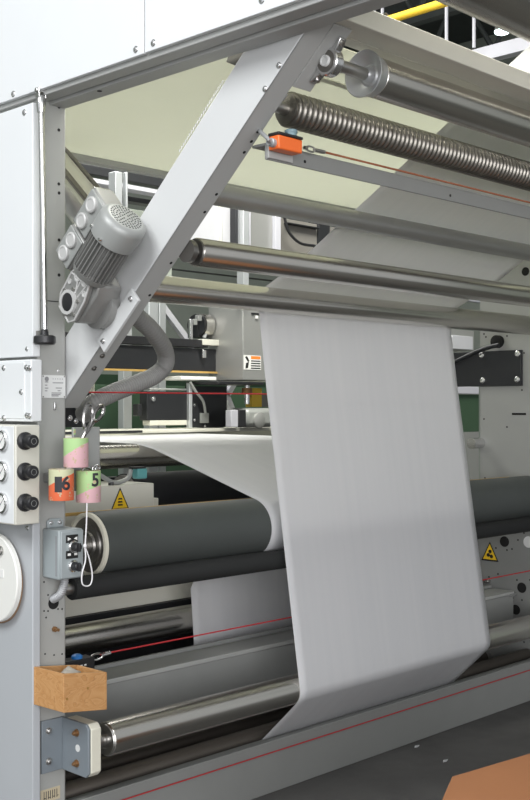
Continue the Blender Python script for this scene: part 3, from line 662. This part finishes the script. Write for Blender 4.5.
for px, py, r, l in ((484, 519, .05, .12), (489, 581, .012, .05), (474, 583, .04, .12)):
    q = at(px, py, X=XF); MB().lathe(q, (-1, 0, 0), [(0, r), (l*.5, r), (l*.5, r*.6), (l, r*.55), (l, 0)], 24).build('shaft_end', 'steel', fs)
q = at(481, 443, X=XF); MB().lathe(q, (-1, 0, 0), [(0, .03), (.10, .03), (.10, 0)], 24).build('shaft_end', 'bright_steel', fs)
def triangle(parent_label, c, yv, s, nrm, parent=None, inner='bars'):
    """yellow warning triangle with black rim; yv: unit sideways vector, nrm: out of the wall"""
    up = Vector((0, 0, 1)); yv = Vector(yv); nrm = Vector(nrm)
    def tri(k, d): return [c + nrm*d + yv*(-.5*s*k) - up*.40*s*k, c + nrm*d + yv*(.5*s*k) - up*.40*s*k, c + nrm*d + up*.56*s*k]
    base = MB().prism(tri(1, 0), nrm*.001).build('warning_sign', 'sign_black', parent)
    tag(base, parent_label, 'sign') if parent is None else None
    MB().prism(tri(.80, .001), nrm*.0006).build('yellow_field', 'sign_yellow', base, smooth=0)
    mk = MB()
    if inner == 'bars':
        for k in range(3): mk.prism([c + nrm*.0017 + yv*(-.13*s) + up*(s*(-.22+.13*k)), c + nrm*.0017 + yv*(.13*s) + up*(s*(-.22+.13*k)), c + nrm*.0017 + yv*(.13*s*(1-.2*k)) + up*(s*(-.15+.13*k)), c + nrm*.0017 + yv*(-.13*s*(1-.2*k)) + up*(s*(-.15+.13*k))], nrm*.0004)
    else:
        for dy, dz in ((-.10, -.16), (.08, -.10), (-.02, .08)):
            mk.prism([c + nrm*.0017 + yv*(s*(dy+.10*math.cos(t*.7854))) + up*(s*(dz+.10*math.sin(t*.7854))) for t in range(8)], nrm*.0004)
    mk.build('pictogram', 'sign_black', base, smooth=0)
    return base
triangle('yellow warning triangle on the far side plate at the right', at(490, 553, X=XF) - Vector((.0012, 0, 0)), (0, 1, 0), .115, (-1, 0, 0), inner='dots')
bp = thing('black_plate', (XF-.02, 3.6, 1.68), 'black steel plate with four bright bolts on the far side plate', 'plate')
bx('plate', 'black_metal', bp, (XF-.022, 3.32, 1.668), (XF-.001, 4.05, 1.868), .002)
for px, py in ((482, 355), (518, 353.7), (483, 380.5), (517.5, 379.5)): MB().lathe(at(px, py, X=XF-.022), (-1, 0, 0), [(0, .017), (.008, .017), (.01, .014), (.01, 0)], 20).build('bolt', 'bright_steel', bp)
lv = thing('lever', (XF-.06, 3.6, 1.8), 'black lever bar with round knob end above the black bolted plate', 'lever')
k0 = at(496, 341.5, X=XF-.03)
MB().lathe(k0 + Vector((.028, 0, 0)), (-1, 0, 0), [(0, .036), (.03, .036), (.034, .030), (.034, 0)], 28).build('pivot', 'hole_black', lv)
MB().tube(spline([at(499, 345, X=XF-.06), at(490, 347, X=XF-.06), at(476, 352, X=XF-.06), at(455, 362, X=XF-.06), at(440, 370, X=XF-.06)], 6), .013, 12).build('lever_bar', 'black_metal', lv)
bx('grey_bracket', 'kerb_and_shade_grey', fs, (XF-.10, 3.335, .50), (XF-.03, 3.49, .515), .01)

# ------------------------------------------------------------------ things between the rollers and behind (left)
sp = bx('edge_strip', 'ochre', None, (2.2225, 3.40, 1.146), (5.44, 3.41, 1.158), .001)
tag(sp, 'thin ochre strip along the back top of the big rubber roller', 'strip')
cbx_ = thing('cream_cabinet', (2.8, 3.75, .95), 'cream box with yellow warning triangle above the rubber roller', 'box')
a = at(66, 487, Y=3.70); b = at(154, 483, Y=3.70)
bx('housing', 'cream_box', cbx_, (2.30, 3.70, 1.0), (b.x, 3.95, b.z), .004)
q = at(154, 486, Y=3.72); r2 = at(168, 500, Y=3.72)
bx('side_block', 'cream_box', cbx_, (b.x+.001, 3.74, 1.0), (b.x+.06, 3.93, b.z-.07), .004)
g = at(120, 500.5, Y=3.699); triangle('yellow warning triangle on the cream box above the rubber roller', g, (1, 0, 0), .098, (0, -1, 0))
hd = thing('bent_handle', at(120, 484, Y=3.72), 'bent grey pipe handle with teal connector on top of the cream box', 'handle')
MB().tube(spline([at(98, 474, Y=3.72), at(112, 482, Y=3.72), at(120, 482, Y=3.72), at(128, 478, Y=3.72), at(131, 470, Y=3.72)], 8), .010, 10).build('pipe', 'cap_grey', hd)
g = at(140, 473.5, Y=3.72); bx('connector', 'teal_plastic', hd, (g.x-.028, 3.70, g.z-.022), (g.x+.026, 3.74, g.z+.022), .006)
MB().box((g.x-.05, 3.705, g.z+.022), (g.x+.02, 3.735, g.z+.03)).build('clamp', 'black_plastic', hd)
MB().cyl(at(111, 482, Y=3.72), at(111, 488, Y=3.72), .012, 10).build('post', 'black_plastic', hd)
rdk = thing('rear_drum', (3.55, 4.12, 1.05), 'dark round drum end behind the slanting edge of the rear sheet', 'drum')
MB().cyl((3.30, 4.16, 1.12), (5.3, 4.16, 1.12), .115, 48).build('drum_body', 'black_metal', rdk)
MB().lathe((3.2995, 4.16, 1.12), (-1, 0, 0), [(0, .11), (.012, .105), (.012, .06), (.004, .055), (.004, 0)], 40).build('drum_end', 'brown_grey', rdk)
tag(bx('rear_tie_bar', 'black_metal', None, (2.2225, 4.30, 1.13), (5.44, 4.36, 1.21), .003), 'black square tie bar behind the cream box', 'bar')
tag(bx('rear_tie_plate', 'black_metal', None, (2.2225, 4.42, .60), (5.44, 4.46, 1.12), .003), 'black back plate below the tie bar behind the rollers', 'plate')

# machine bed under the sheet
bd = thing('machine_bed', (4.2, 5.3, 1.30), 'pale machine bed rails behind the white sheet', 'machine bed')
bx('bed_rail', 'cream_box', bd, (2.6, 5.10, 1.395), (7.2, 5.24, 1.415), .003)
bx('slot_rail', 'black_metal', bd, (2.6, 5.06, 1.40), (4.15, 5.098, 1.414), 0)
bx('bed_beam', 'cream_paint', bd, (2.6, 5.30, 1.20), (7.2, 5.9, 1.405), .003)
def pbox(name, m, parent, x0, y0, x1, y1, Y, dep, bevel=.003):
    """a box whose front face stands in the plane Y"""
    a = at(x0, y0, Y=Y); b = at(x1, y1, Y=Y)
    return bx(name, m, parent, (a.x, Y, b.z), (b.x, Y+dep, a.z), bevel)
cg = thing('carriage_beam', (4.3, 5.3, 1.75), 'long black carriage beam crossing behind the hose', 'beam')
a = at(90, 352, Y=5.25); b = at(222, 372, Y=5.25)
bx('beam_body', 'black_metal', cg, (3.3, 5.25, b.z), (b.x, 5.45, at(150, 346, Y=5.25).z), .003)
bx('top_rail', 'black_plastic', cg, (3.3, 5.23, at(150, 345, Y=5.25).z), (at(206, 345, Y=5.25).x, 5.32, at(150, 337, Y=5.25).z), .003)
bx('wood_edge', 'ochre', cg, (3.3, 5.235, b.z-.012), (b.x+.02, 5.245, b.z), 0)
pbox('end_clamp', 'cream_box', cg, 203, 339, 222, 346, 5.22, .06)
pbox('clamp_screw', 'bright_steel', cg, 203, 350, 206.5, 358, 5.22, .02)
kab = thing('gear_cabinet', (5.0, 5.2, 1.72), 'grey metal cabinet with safety label behind the paper edge', 'cabinet')
c0, c1 = at(243, 380, Y=5.0), at(264, 300, Y=5.0)
bx('housing', 'cabinet_grey', kab, (c0.x, 5.0, c0.z), (c0.x+.62, 5.32, 2.20), .004)
pbox('tray', 'black_metal', kab, 218, 381, 264, 385, 4.99, .30)
lab = pbox('safety_label', 'sign_white', kab, 242.5+1.2, 355, 261, 370, 4.998, .0015, 0)
pbox('orange_field', 'sign_orange', lab, 251, 356, 260.5, 359.5, 4.9975, .001, 0)
for k in range(4): pbox('text_line', 'sign_black', lab, 251, 360.3+k*2.4, 260.5, 361.9+k*2.4, 4.9975, .001, 0)
mk = MB()
for p in (((245, 357), (247, 356), (249.5, 361), (248, 362)), ((246, 363), (249, 362), (248, 368), (245.5, 368.5))): mk.prism([at(*q, Y=4.9975) for q in p], (0, .001, 0))
mk.build('hand_symbol', 'sign_black', lab, smooth=0)
pbox('clip', 'black_metal', kab, 252, 312.5, 262, 315, 4.99, .01); pbox('clip_tab', 'sign_white', kab, 256, 315.5, 258.5, 319, 4.99, .01)
sv = thing('servo_motor', at(205, 330, Y=5.3), 'dark servo motor with shiny band behind the black carriage beam', 'motor')
e0 = at(196, 322, Y=5.32); e1 = at(221, 317, Y=5.32)
MB().cyl((e0.x, 5.32, e0.z-.02), (4.90, 5.34, e0.z-.02), .07, 28).build('motor_body', 'black_metal', sv)
MB().lathe((e0.x+.03, 5.32, e0.z-.02), (1, 0, 0), [(0, .071), (0, .074), (.07, .074), (.07, .071)], 28).build('shiny_band', 'chrome', sv)
pbox('bracket', 'black_plastic', sv, 198, 322, 209, 338, 5.30, .10)
pbox('terminal', 'bright_steel', sv, 190.5, 319, 193, 340, 5.26, .02); pbox('terminal', 'cap_grey', sv, 194, 319, 197.5, 325, 5.26, .03); pbox('terminal', 'cap_grey', sv, 198, 315, 202, 321, 5.26, .03)
MB().tube(spline([at(208, 325, Y=5.28), at(207, 330, Y=5.28), at(204, 338, Y=5.28)], 6), .012, 8).build('cable', 'conduit_grey', sv)
bk = thing('drive_box', at(170, 420, Y=5.0), 'small black drive box with one screw left of the tall black one', 'box')
pbox('housing', 'black_metal', bk, 147, 391, 187, 420, 5.20, .07); pbox('foot', 'cream_box', bk, 150, 420.5, 187, 425, 5.20, .07)
g = at(153, 399, Y=5.199); MB().lathe(g, (0, -1, 0), [(0, .016), (.006, .016), (.006, .008), (.012, .006), (.012, 0)], 12).build('screw', 'bright_steel', bk)
pbox('lid', 'cap_grey', bk, 150, 388, 187, 390.6, 5.20, .07); pbox('side_lug', 'black_plastic', bk, 138, 404, 142, 416, 5.21, .05)
b2 = thing('control_cabinet', at(210, 428, Y=5.0), 'tall black control box with grey socket and cable', 'box')
pbox('housing', 'black_metal', b2, 193, 386, 227, 427, 5.20, .08); pbox('base_foot', 'black_plastic', b2, 207, 427, 224, 427.6, 5.20, .1)
pbox('corner_post', 'alu_profile', b2, 189.5, 383, 192.5, 428, 5.18, .03)
pbox('top_shelf', 'sign_white', b2, 181, 376, 216.5, 380.5, 5.16, .22)
so_ = pbox('socket', 'cap_grey', b2, 201, 413, 209, 423, 5.185, .015)
MB().tube(spline([at(190, 382, Y=5.17), at(196, 392, Y=5.17), at(203, 401, Y=5.17), at(205.5, 413, Y=5.18)], 8), .009, 8).build('cable', 'cap_grey', b2)
for px, py in ((194.5, 405), (194.5, 420), (205, 426)): bolt(b2, at(px, py, Y=5.2), (0, -1, 0), .007, .005)
xb = thing('cross_brace', at(240, 390, Y=5.6), 'white crossed braces beneath the grey cabinet', 'brace')
for (p, q) in (((226, 391), (240, 426)), ((228, 396), (236, 382))):
    d_ = Vector((0, .04, 0)); P_, Q_ = at(*p, Y=5.6), at(*q, Y=5.6); n_ = (Q_-P_).cross(Vector((0, 1, 0))).normalized()*.02
    MB().prism([P_-n_, P_+n_, Q_+n_, Q_-n_], d_).build('brace_bar', 'hall_white', xb, .002)
am = thing('actuator_motor', at(258, 430, Y=5.0), 'small round grey motor on pale mount below the safety label', 'motor')
pbox('mount', 'hall_white', am, 231, 410, 239, 427, 5.02, .05); pbox('coupling', 'black_plastic', am, 239, 410, 246, 427, 5.01, .10)
pbox('motor_body', 'cap_grey', am, 246.5, 408, 276, 427, 5.03, .18, .03)
g = at(258.5, 420.5, Y=5.03); MB().lathe(g, (0, -1, 0), [(0, .052), (.012, .050), (.016, .044), (.016, 0)], 28).build('motor_face', 'cabinet_grey', am)
MB().cyl(at(247, 404, Y=5.1), at(247, 385, Y=5.1), .018, 14).build('valve_stem', 'bright_steel', am); MB().cyl(at(247, 394, Y=5.1), at(247, 388, Y=5.1), .035, 14).build('valve_nut', 'gold_bolt', am)
pbox('yellow_block', 'yellow', am, 252, 388, 262, 407, 5.15, .06); pbox('grey_block', 'brown_grey', am, 262, 394, 280, 407, 5.15, .06)
# aluminium profiles
rs = thing('rear_stand', at(145, 430, Y=6.0), 'stand of aluminium posts and white brace behind the black carriage beam', 'stand')
for x0, y0, x1, y1, Y in ((123.5, 300, 132, 432, 5.95), (149, 290, 158, 345, 5.95), (159.5, 290, 166, 345, 5.97)):
    a = at(x0, y0, Y=Y); b = at(x1, y1, Y=Y); bx('post', 'alu_profile', rs, (a.x, Y, 0), (b.x, Y+.06, a.z), .003)
P_, Q_ = at(160, 301, Y=6.0), at(195, 348, Y=6.0); n_ = (Q_-P_).cross(Vector((0, 1, 0))).normalized()*.022
MB().prism([P_-n_, P_+n_, Q_+n_, Q_-n_], (0, .04, 0)).build('brace', 'hall_white', rs, .002)
tag(pbox('partition', 'green_wall', None, 60, 384, 300, 436, 6.6, .05), 'dark green screen panel behind the machine bed', 'panel')
# dark gearcase and cream block by the pillar
gc = thing('gear_case', at(80, 425, Y=3.6), 'black gear case with corrugated cover behind the pillar and scissors', 'gear case')
pbox('case', 'black_metal', gc, 60, 393, 91, 427, 3.62, .22)
cr = MB()
for k in range(9): cr.tube([at(75+k*1.7, 397+k*2.6, Y=3.6), at(70.5+k*1.7, 400.5+k*2.6, Y=3.6)], .0035, 6)
cr.build('corrugated_cover', 'cap_grey', gc)
for px, py in ((70, 418), (76, 421)): bolt(gc, at(px, py, Y=3.62), (0, -1, 0), .008, .008)
pbox('top_block', 'cream_paint', gc, 78, 371, 95, 392.5, 3.64, .18)
bx('mounting_arm', 'black_metal', gc, (2.15, 3.6205, 1.50), (2.30, 3.66, 1.56))

# upper gap behind the strut: rear frame
sr_ = thing('slanting_shaft', at(90, 180, Y=3.7), 'cream slanting guard with round shaft left of the motor', 'guard')
def slab(name, m, parent, pts, Y, dep, bv=.003): return MB().prism([at(*p, Y=Y) for p in pts], (0, dep, 0)).build(name, m, parent, bv)
slab('guard_face', 'cream_paint', sr_, ((62, 148), (71, 155), (114, 205), (90, 205), (62, 168)), 3.75, .05)
slab('guard_edge', 'dark_steel', sr_, ((64, 145), (71, 152), (116, 205), (111, 205), (67, 152)), 3.74, .02)
slab('lower_edge', 'dark_steel', sr_, ((62, 164), (66, 168), (96, 205), (90, 205), (62, 170)), 3.74, .02)
P_, Q_ = at(58, 180, Y=3.95), at(84, 216, Y=3.95); tag(MB().cyl(P_, Q_, .06, 24).build('shaft', 'spun_aluminium', sr_), 'round silver shaft')
rf = thing('rear_gantry', at(140, 180, Y=4.6), 'pale gantry of aluminium bars behind the diagonal strut', 'gantry')
pbox('post', 'alu_profile', rf, 115.5, 171, 122.5, 225, 4.6, .06); pbox('post', 'alu_profile', rf, 126, 172, 128, 225, 4.62, .03)
pbox('cross_bar', 'hall_white', rf, 84, 181, 170, 192, 4.75, .08); pbox('upper_bar', 'black_metal', rf, 80, 172, 170, 180, 4.9, .06)
pbox('lower_bar', 'black_metal', rf, 100, 196, 170, 203, 4.85, .08); pbox('back_plate', 'dull_wall', rf, 95, 203, 172, 290, 5.1, .05)
# rear tower seen between the tube and the polished roller
rt_ = thing('rear_tower', at(260, 250, Y=5.0), 'rear machine tower of pale panels and black post behind the rollers', 'machine')
pbox('pale_panel', 'glossy_panel', rt_, 180, 196, 221, 262, 5.05, .05); pbox('pale_panel', 'glossy_panel', rt_, 222.5, 196, 235.5, 262, 5.05, .05)
pbox('panel_strip', 'cream_box', rt_, 219.5, 196, 222.4, 262, 5.04, .06); pbox('black_post', 'black_metal', rt_, 235.6, 196, 243, 262, 5.0, .1)
pbox('bright_post', 'alu_profile', rt_, 243.5, 196, 249, 300, 4.95, .06)
hd2 = pbox('hood', 'cabinet_grey', rt_, 249.5, 196, 277, 262, 5.02, .3); pbox('hood_edge', 'hall_white', rt_, 249.3, 196, 251, 262, 4.99, .03); pbox('hood_edge', 'hall_white', rt_, 275.5, 196, 281, 262, 4.99, .03)
pbox('back_box', 'brown_grey', rt_, 281.5, 218, 335, 275, 5.06, .3); pbox('dark_bar', 'black_metal', rt_, 288, 222, 320, 229, 5.02, .04)
MB().tube(spline([at(284, 215, Y=5.0), at(289, 232, Y=5.0), at(300, 243, Y=5.0), at(315, 246, Y=5.0)], 8), .010, 8).build('cable', 'black_plastic', rt_)
pbox('dark_box', 'black_metal', rt_, 319, 220, 330, 245, 5.04, .1); pbox('lower_void', 'black_metal', rt_, 170, 268, 310, 285, 5.3, .05)
pbox('yellow_sign', 'yellow', rt_, 208, 184, 214, 200, 5.03, .01)
# behind the paper at the right
sh = thing('rear_guard', at(466, 345, Y=4.6), 'shiny grey guard box right of the paper, behind the lever', 'guard')
pbox('guard_box', 'cabinet_grey', sh, 440, 328, 474, 351, 4.75, .2); pbox('guard_window', 'glossy_panel', sh, 452, 335, 473, 350, 4.74, .01)
pbox('lower_frame', 'hall_white', sh, 440, 386, 479, 394, 4.76, .03); pbox('green_screen', 'green_wall', sh, 430, 394, 479, 432, 4.78, .03)
a = at(430, 432.5, Y=4.78); b = at(479, 480, Y=4.78); bx('grey_screen', 'kerb_and_shade_grey', sh, (a.x, 4.78, 0), (b.x, 4.81, a.z))
tag(pbox('white_rail', 'hall_white', None, 440, 296, 560, 312, 5.9, .05), 'white rail between the two polished rollers at the right', 'rail')

# ------------------------------------------------------------------ roof, pipe, lamp
for i, (x, z) in enumerate(((7.0, 5.9), (8.6, 5.9), (10.2, 5.9), (11.8, 5.9))):
    t = thing('roof_truss', (x, 6, z), ('dark roof truss first above the machine', 'dark roof truss second above the machine', 'dark roof truss third above the machine', 'dark roof truss farthest from the machine')[i], 'truss', 'roof trusses')
    bx('bottom_chord', 'truss', t, (x, 0, z), (x+.12, 10.9, z+.12), 0); bx('top_chord', 'truss', t, (x, 0, z+.9), (x+.12, 10.9, z+1.05), 0)
    for k in range(10):
        y = .3 + k*1.05
        MB().tube([(x+.06, y, z+.1), (x+.06, y+.52, z+.95), (x+.06, y+1.02, z+.1)], .035, 6).build('diagonal', 'truss', t)
wbm = bx('crane_beam', 'hall_white', None, (8, .5, 4.47), (8.1, 5.75, 4.585), .003); tag(wbm, 'pale painted crane beam at the top right behind the rollers', 'beam')
yp = thing('yellow_pipe', (6, 3.5, 4.1), 'yellow pipe under the roof at the top', 'pipe')
MB().cyl((6, 4.22, 4.18), (6, 8.5, 4.165), .028, 20).build('pipe', 'yellow', yp)
MB().tube([(6+.05*math.cos(t*.5236), 4.72, 4.17+.06*math.sin(t*.5236)) for t in range(12)], .006, 6, closed=True).build('pipe_hanger', 'steel', yp)
for k, (px, py0, py1, X, lb) in enumerate(((446.5, -10, 56, 7.6, 'thin pale hanger rod left of the other at the top'), (474, -10, 48, 7.7, 'thin pale hanger rod nearer the lamp at the top'), (382.5, -10, 22, 7.5, 'pale hanger rod behind the yellow pipe'), (374, -10, 26, 7.5, 'second pale hanger rod left of the yellow pipe end'))):
    a = at(px, py0, X=X); b = at(px, py1, X=X)
    tag(MB().cyl(b, a, .014, 10).build('hanger_rod', 'hall_white', None), lb, 'rod', 'hanger rods under the roof')
hb = thing('high_bay_lamp', at(502, 33, X=9.0), 'glowing high bay lamp at the top right', 'lamp')
g = at(502, 31, X=9.0)
MB().lathe(g, (0, 0, 1), [(0, .075), (.05, .06), (.10, .03), (.2, .025), (.2, 0)], 28, closed=False).build('reflector', 'cap_grey', hb)
MB().lathe(g, (0, 0, -1), [(0, .07), (.02, .065), (.03, .04), (.035, 0)], 28).build('lens', 'lamp_glow', hb)
MB().cyl(g + Vector((0, 0, .19)), (g.x, g.y, 6.999), .012, 8).build('stem', 'steel', hb)

# ------------------------------------------------------------------ painted cups and what is in them
hp_ = thing('cup_holder', (2.26, 3.06, 1.26), 'grey holder plate fixed to the pillar behind the painted cups', 'plate')
bx('plate', 'cap_grey', hp_, (2.205, 3.050, 1.27), (2.315, 3.06, 1.482), .002); bx('plate_edge', 'spun_aluminium', hp_, (2.297, 3.0505, 1.27), (2.316, 3.09, 1.482), .002)
bx('arm', 'cap_grey', hp_, (2.13, 3.0605, 1.30), (2.27, YP-.0005, 1.33), .002)
bx('pink_mark', 'spray_green_pink', hp_, (2.206, 3.0485, 1.458), (2.214, 3.0505, 1.476), 0)
def cup(label, px, top, bot, Y, m, r=.0405):
    t = at(px, top, Y=Y); b = at(px, bot, Y=Y); zt, zb = t.z, b.z
    o = thing('paper_tube_cup', (t.x, Y, zb), label, 'cup', 'painted cups on the pillar')
    MB().lathe((t.x, Y, zb), (0, 0, 1), [(0, 0), (0, r-.001), (.002, r), (zt-zb-.001, r), (zt-zb, r-.001), (zt-zb, r-.006), (.01, r-.006), (.01, 0)], 48).build('cup_body', m, o)
    MB().lathe((t.x, Y, zt-.0005), (0, 0, 1), [(0, r-.006), (.0012, r-.006), (.0012, r-.0005), (0, r-.0005)], 48, closed=False).build('rim', 'label_tan', o)
    return o, Vector((t.x, Y, zb)), zt - zb
YC = 2.995
cT, oT, hT = cup('green and pink painted cup on top of the other two', 76, 438, 467, YC, 'spray_green_pink')
cO, oO, hO = cup('orange painted cup marked 6, the left one of the lower two', 61.3, 469, 500, YC-.004, 'spray_orange_green')
cG, oG, hG = cup('green and pink painted cup marked 5, hanging right of the orange cup', 88.4, 470.5, 502, YC-.004, 'spray_green_pink_low')
tag(cT.children[0], None)
VD = Vector((0, 0, 0))
def on_cup(o, r, px, py, Y):
    """frame on the cup wall at the place seen through the pixel column"""
    best = None
    for k in range(-60, 61):
        t = math.radians(k*1.0 - 130)
        p = Vector((o.x + r*math.cos(t), o.y + r*math.sin(t)))
        d = p.x*RT.x + p.y*RT.y; f = p.x*FW.x + p.y*FW.y
        e = abs(U0 + FPX*d/f - px)
        if best is None or e < best[0]: best = (e, t, f)
    t, f = best[1], best[2]; z = EYE + (V0 - py)/FPX*f
    n_ = Vector((math.cos(t), math.sin(t), 0)); x_ = Vector((-math.sin(t), math.cos(t), 0))
    p = Vector((o.x, o.y, z)) + n_*r
    return Matrix(((x_.x, 0, n_.x, p.x), (x_.y, 0, n_.y, p.y), (0, 1, 0, p.z), (0, 0, 0, 1)))
text('painted_digit', '6', .060, 'ink', cO, on_cup(oO, .0405, 66, 484, 0), .0405)
def patch(cupo, M, w_, h_, r):
    b = MB(M); n = 8
    v = [[b.bm.verts.new((math.sin(x)*(r+d), y, math.cos(x)*(r+d)-r)) for x in [(-.5+i/n)*w_/r for i in range(n+1)]] for y, d in ((-h_/2, .0006), (h_/2, .0006))]
    for i in range(n): b.bm.faces.new((v[0][i], v[0][i+1], v[1][i+1], v[1][i]))
    return b.build('painted_block', 'ink', cupo, smooth=60)
patch(cO, on_cup(oO, .0405, 58.3, 484.5, 0), .024, .050, .0405)
text('painted_digit', '5', .060, 'ink', cG, on_cup(oG, .0405, 95.5, 480.5, 0), .0405)
# scissors standing in the top cup
sc = thing('scissors', (oT.x, YC, 1.42), 'steel scissors standing handles up in the top painted cup', 'scissors')
def loop(name, cx, cy, rx, ry, tilt, Y):
    pts = []
    for k in range(24):
        t = 2*math.pi*k/24; x, y = rx*math.cos(t), ry*math.sin(t)
        pts.append(at(cx + x*math.cos(tilt) - y*math.sin(tilt), cy + x*math.sin(tilt) + y*math.cos(tilt), Y=Y))
    MB().tube(pts, .0066, 8, closed=True).build(name, 'scissor_steel', sc)
loop('finger_loop', 88, 416.5, 4.2, 12.5, .14, 2.99); loop('finger_loop', 98.5, 413.5, 3.6, 8.6, .5, 3.0)
MB().tube([at(94.5, 421.5, Y=3.0), at(91.5, 424.5, Y=2.996), at(86.5, 431, Y=2.99), at(82.5, 437, Y=2.99), at(79, 444, Y=2.99)], [.005, .0075, .009, .007, .005], 8).build('blade', 'scissor_steel', sc)
MB().tube([at(86.5, 428, Y=2.985), at(84, 434, Y=2.985), at(78, 446, Y=2.995)], [.005, .007, .004], 8).build('blade', 'scissor_steel', sc)
# folded wire keys in the right cup, debris in the left cup
ky = thing('wire_clip', (oG.x+.03, YC, oG.z+hG), 'bright bent wire clip on the rim of the cup marked 5', 'clip')
MB().tube(spline([at(92, 470, Y=YC-.01), at(93.5, 466.5, Y=YC-.01), at(98, 465.5, Y=YC-.01), at(99.5, 468.5, Y=YC-.01), at(95.5, 469.5, Y=YC-.01), at(97, 466.5, Y=YC-.01)], 6), .0035, 8).build('clip_wire', 'bright_steel', ky)
MB().tube(spline([at(82, 470.5, Y=YC-.02), at(85, 467.5, Y=YC-.02), at(89, 467.8, Y=YC-.02), at(91.5, 470.3, Y=YC-.02)], 6), .004, 8).build('clip_ring', 'bright_steel', ky)
pp = MB()
for k in range(7):
    a_ = random.uniform(0, 6.28); r_ = random.uniform(0, .03)
    p = Vector((oO.x+math.cos(a_)*r_, YC-.004+math.sin(a_)*r_, oO.z+hO-.02)); pp.box(p - Vector((.008, .003, .0)), p + Vector((.008, .003, .018+random.uniform(0, .008))))
tag(pp.build('wood_chips', 'rag', None), 'crumpled brown scraps filling the orange cup', 'scraps', kind='stuff')
st_ = thing('string_loop', at(86, 590, Y=2.95), 'white string with a knotted loop hanging below the cups', 'string')
MB().tube(spline([at(87, 503, Y=2.95), at(86.6, 520, Y=2.95), at(85.8, 535, Y=2.95), at(85, 547, Y=2.95)], 6), .0023, 8).build('string', 'white_cord', st_)
MB().tube(spline([at(85, 547, Y=2.95), at(88.5, 556, Y=2.952), at(92, 572, Y=2.954), at(91.5, 582, Y=2.954), at(88, 586, Y=2.952), at(82.5, 584, Y=2.95), at(82, 574, Y=2.95), at(85.5, 560, Y=2.95), at(85, 547, Y=2.95)], 8), .0023, 8).build('loop', 'white_cord', st_)
MB().lathe(at(85, 546, Y=2.95) + Vector((0, 0, -.006)), (0, 0, 1), [(0, .003), (.004, .006), (.009, .006), (.013, .003)], 10).build('knot', 'white_cord', st_)

# ------------------------------------------------------------------ cardboard bin in the front
cz = .45
pts = [(2.76, 1.919), (3.42, 1.83), (3.66, 1.45), (3.50, .95), (3.0, .72), (2.50, .85), (2.30, 1.25), (2.42, 1.745)]
kb = thing('cardboard_bin', (2.95, 1.35, 0), 'brown closed cardboard bin on the floor at the bottom right', 'box')
MB().prism([(x, y, 0) for x, y in pts], (0, 0, cz-.004)).build('bin_wall', 'cardboard', kb, .002)
cen = Vector((sum(p[0] for p in pts)/8, sum(p[1] for p in pts)/8))
MB().prism([(*(cen + (Vector(p)-cen)*1.004), cz-.0035) for p in pts], (0, 0, .0045)).build('lid', 'cardboard', kb, .001)
for i, (px, py) in enumerate(((416.5, 746.5), (445, 761))):
    g = at(px, py, Z=.002); tag(MB().prism([(g.x-.02, g.y-.004, .001), (g.x, g.y-.008, .001), (g.x+.022, g.y, .001), (g.x, g.y+.009, .001)], (0, 0, .004)).build('paper_scrap', 'paper', None), ('white paper scrap on the dark floor in front of rail', 'tiny pale scrap on the floor nearer the cardboard bin')[i], 'scrap', 'paper scraps on the floor')
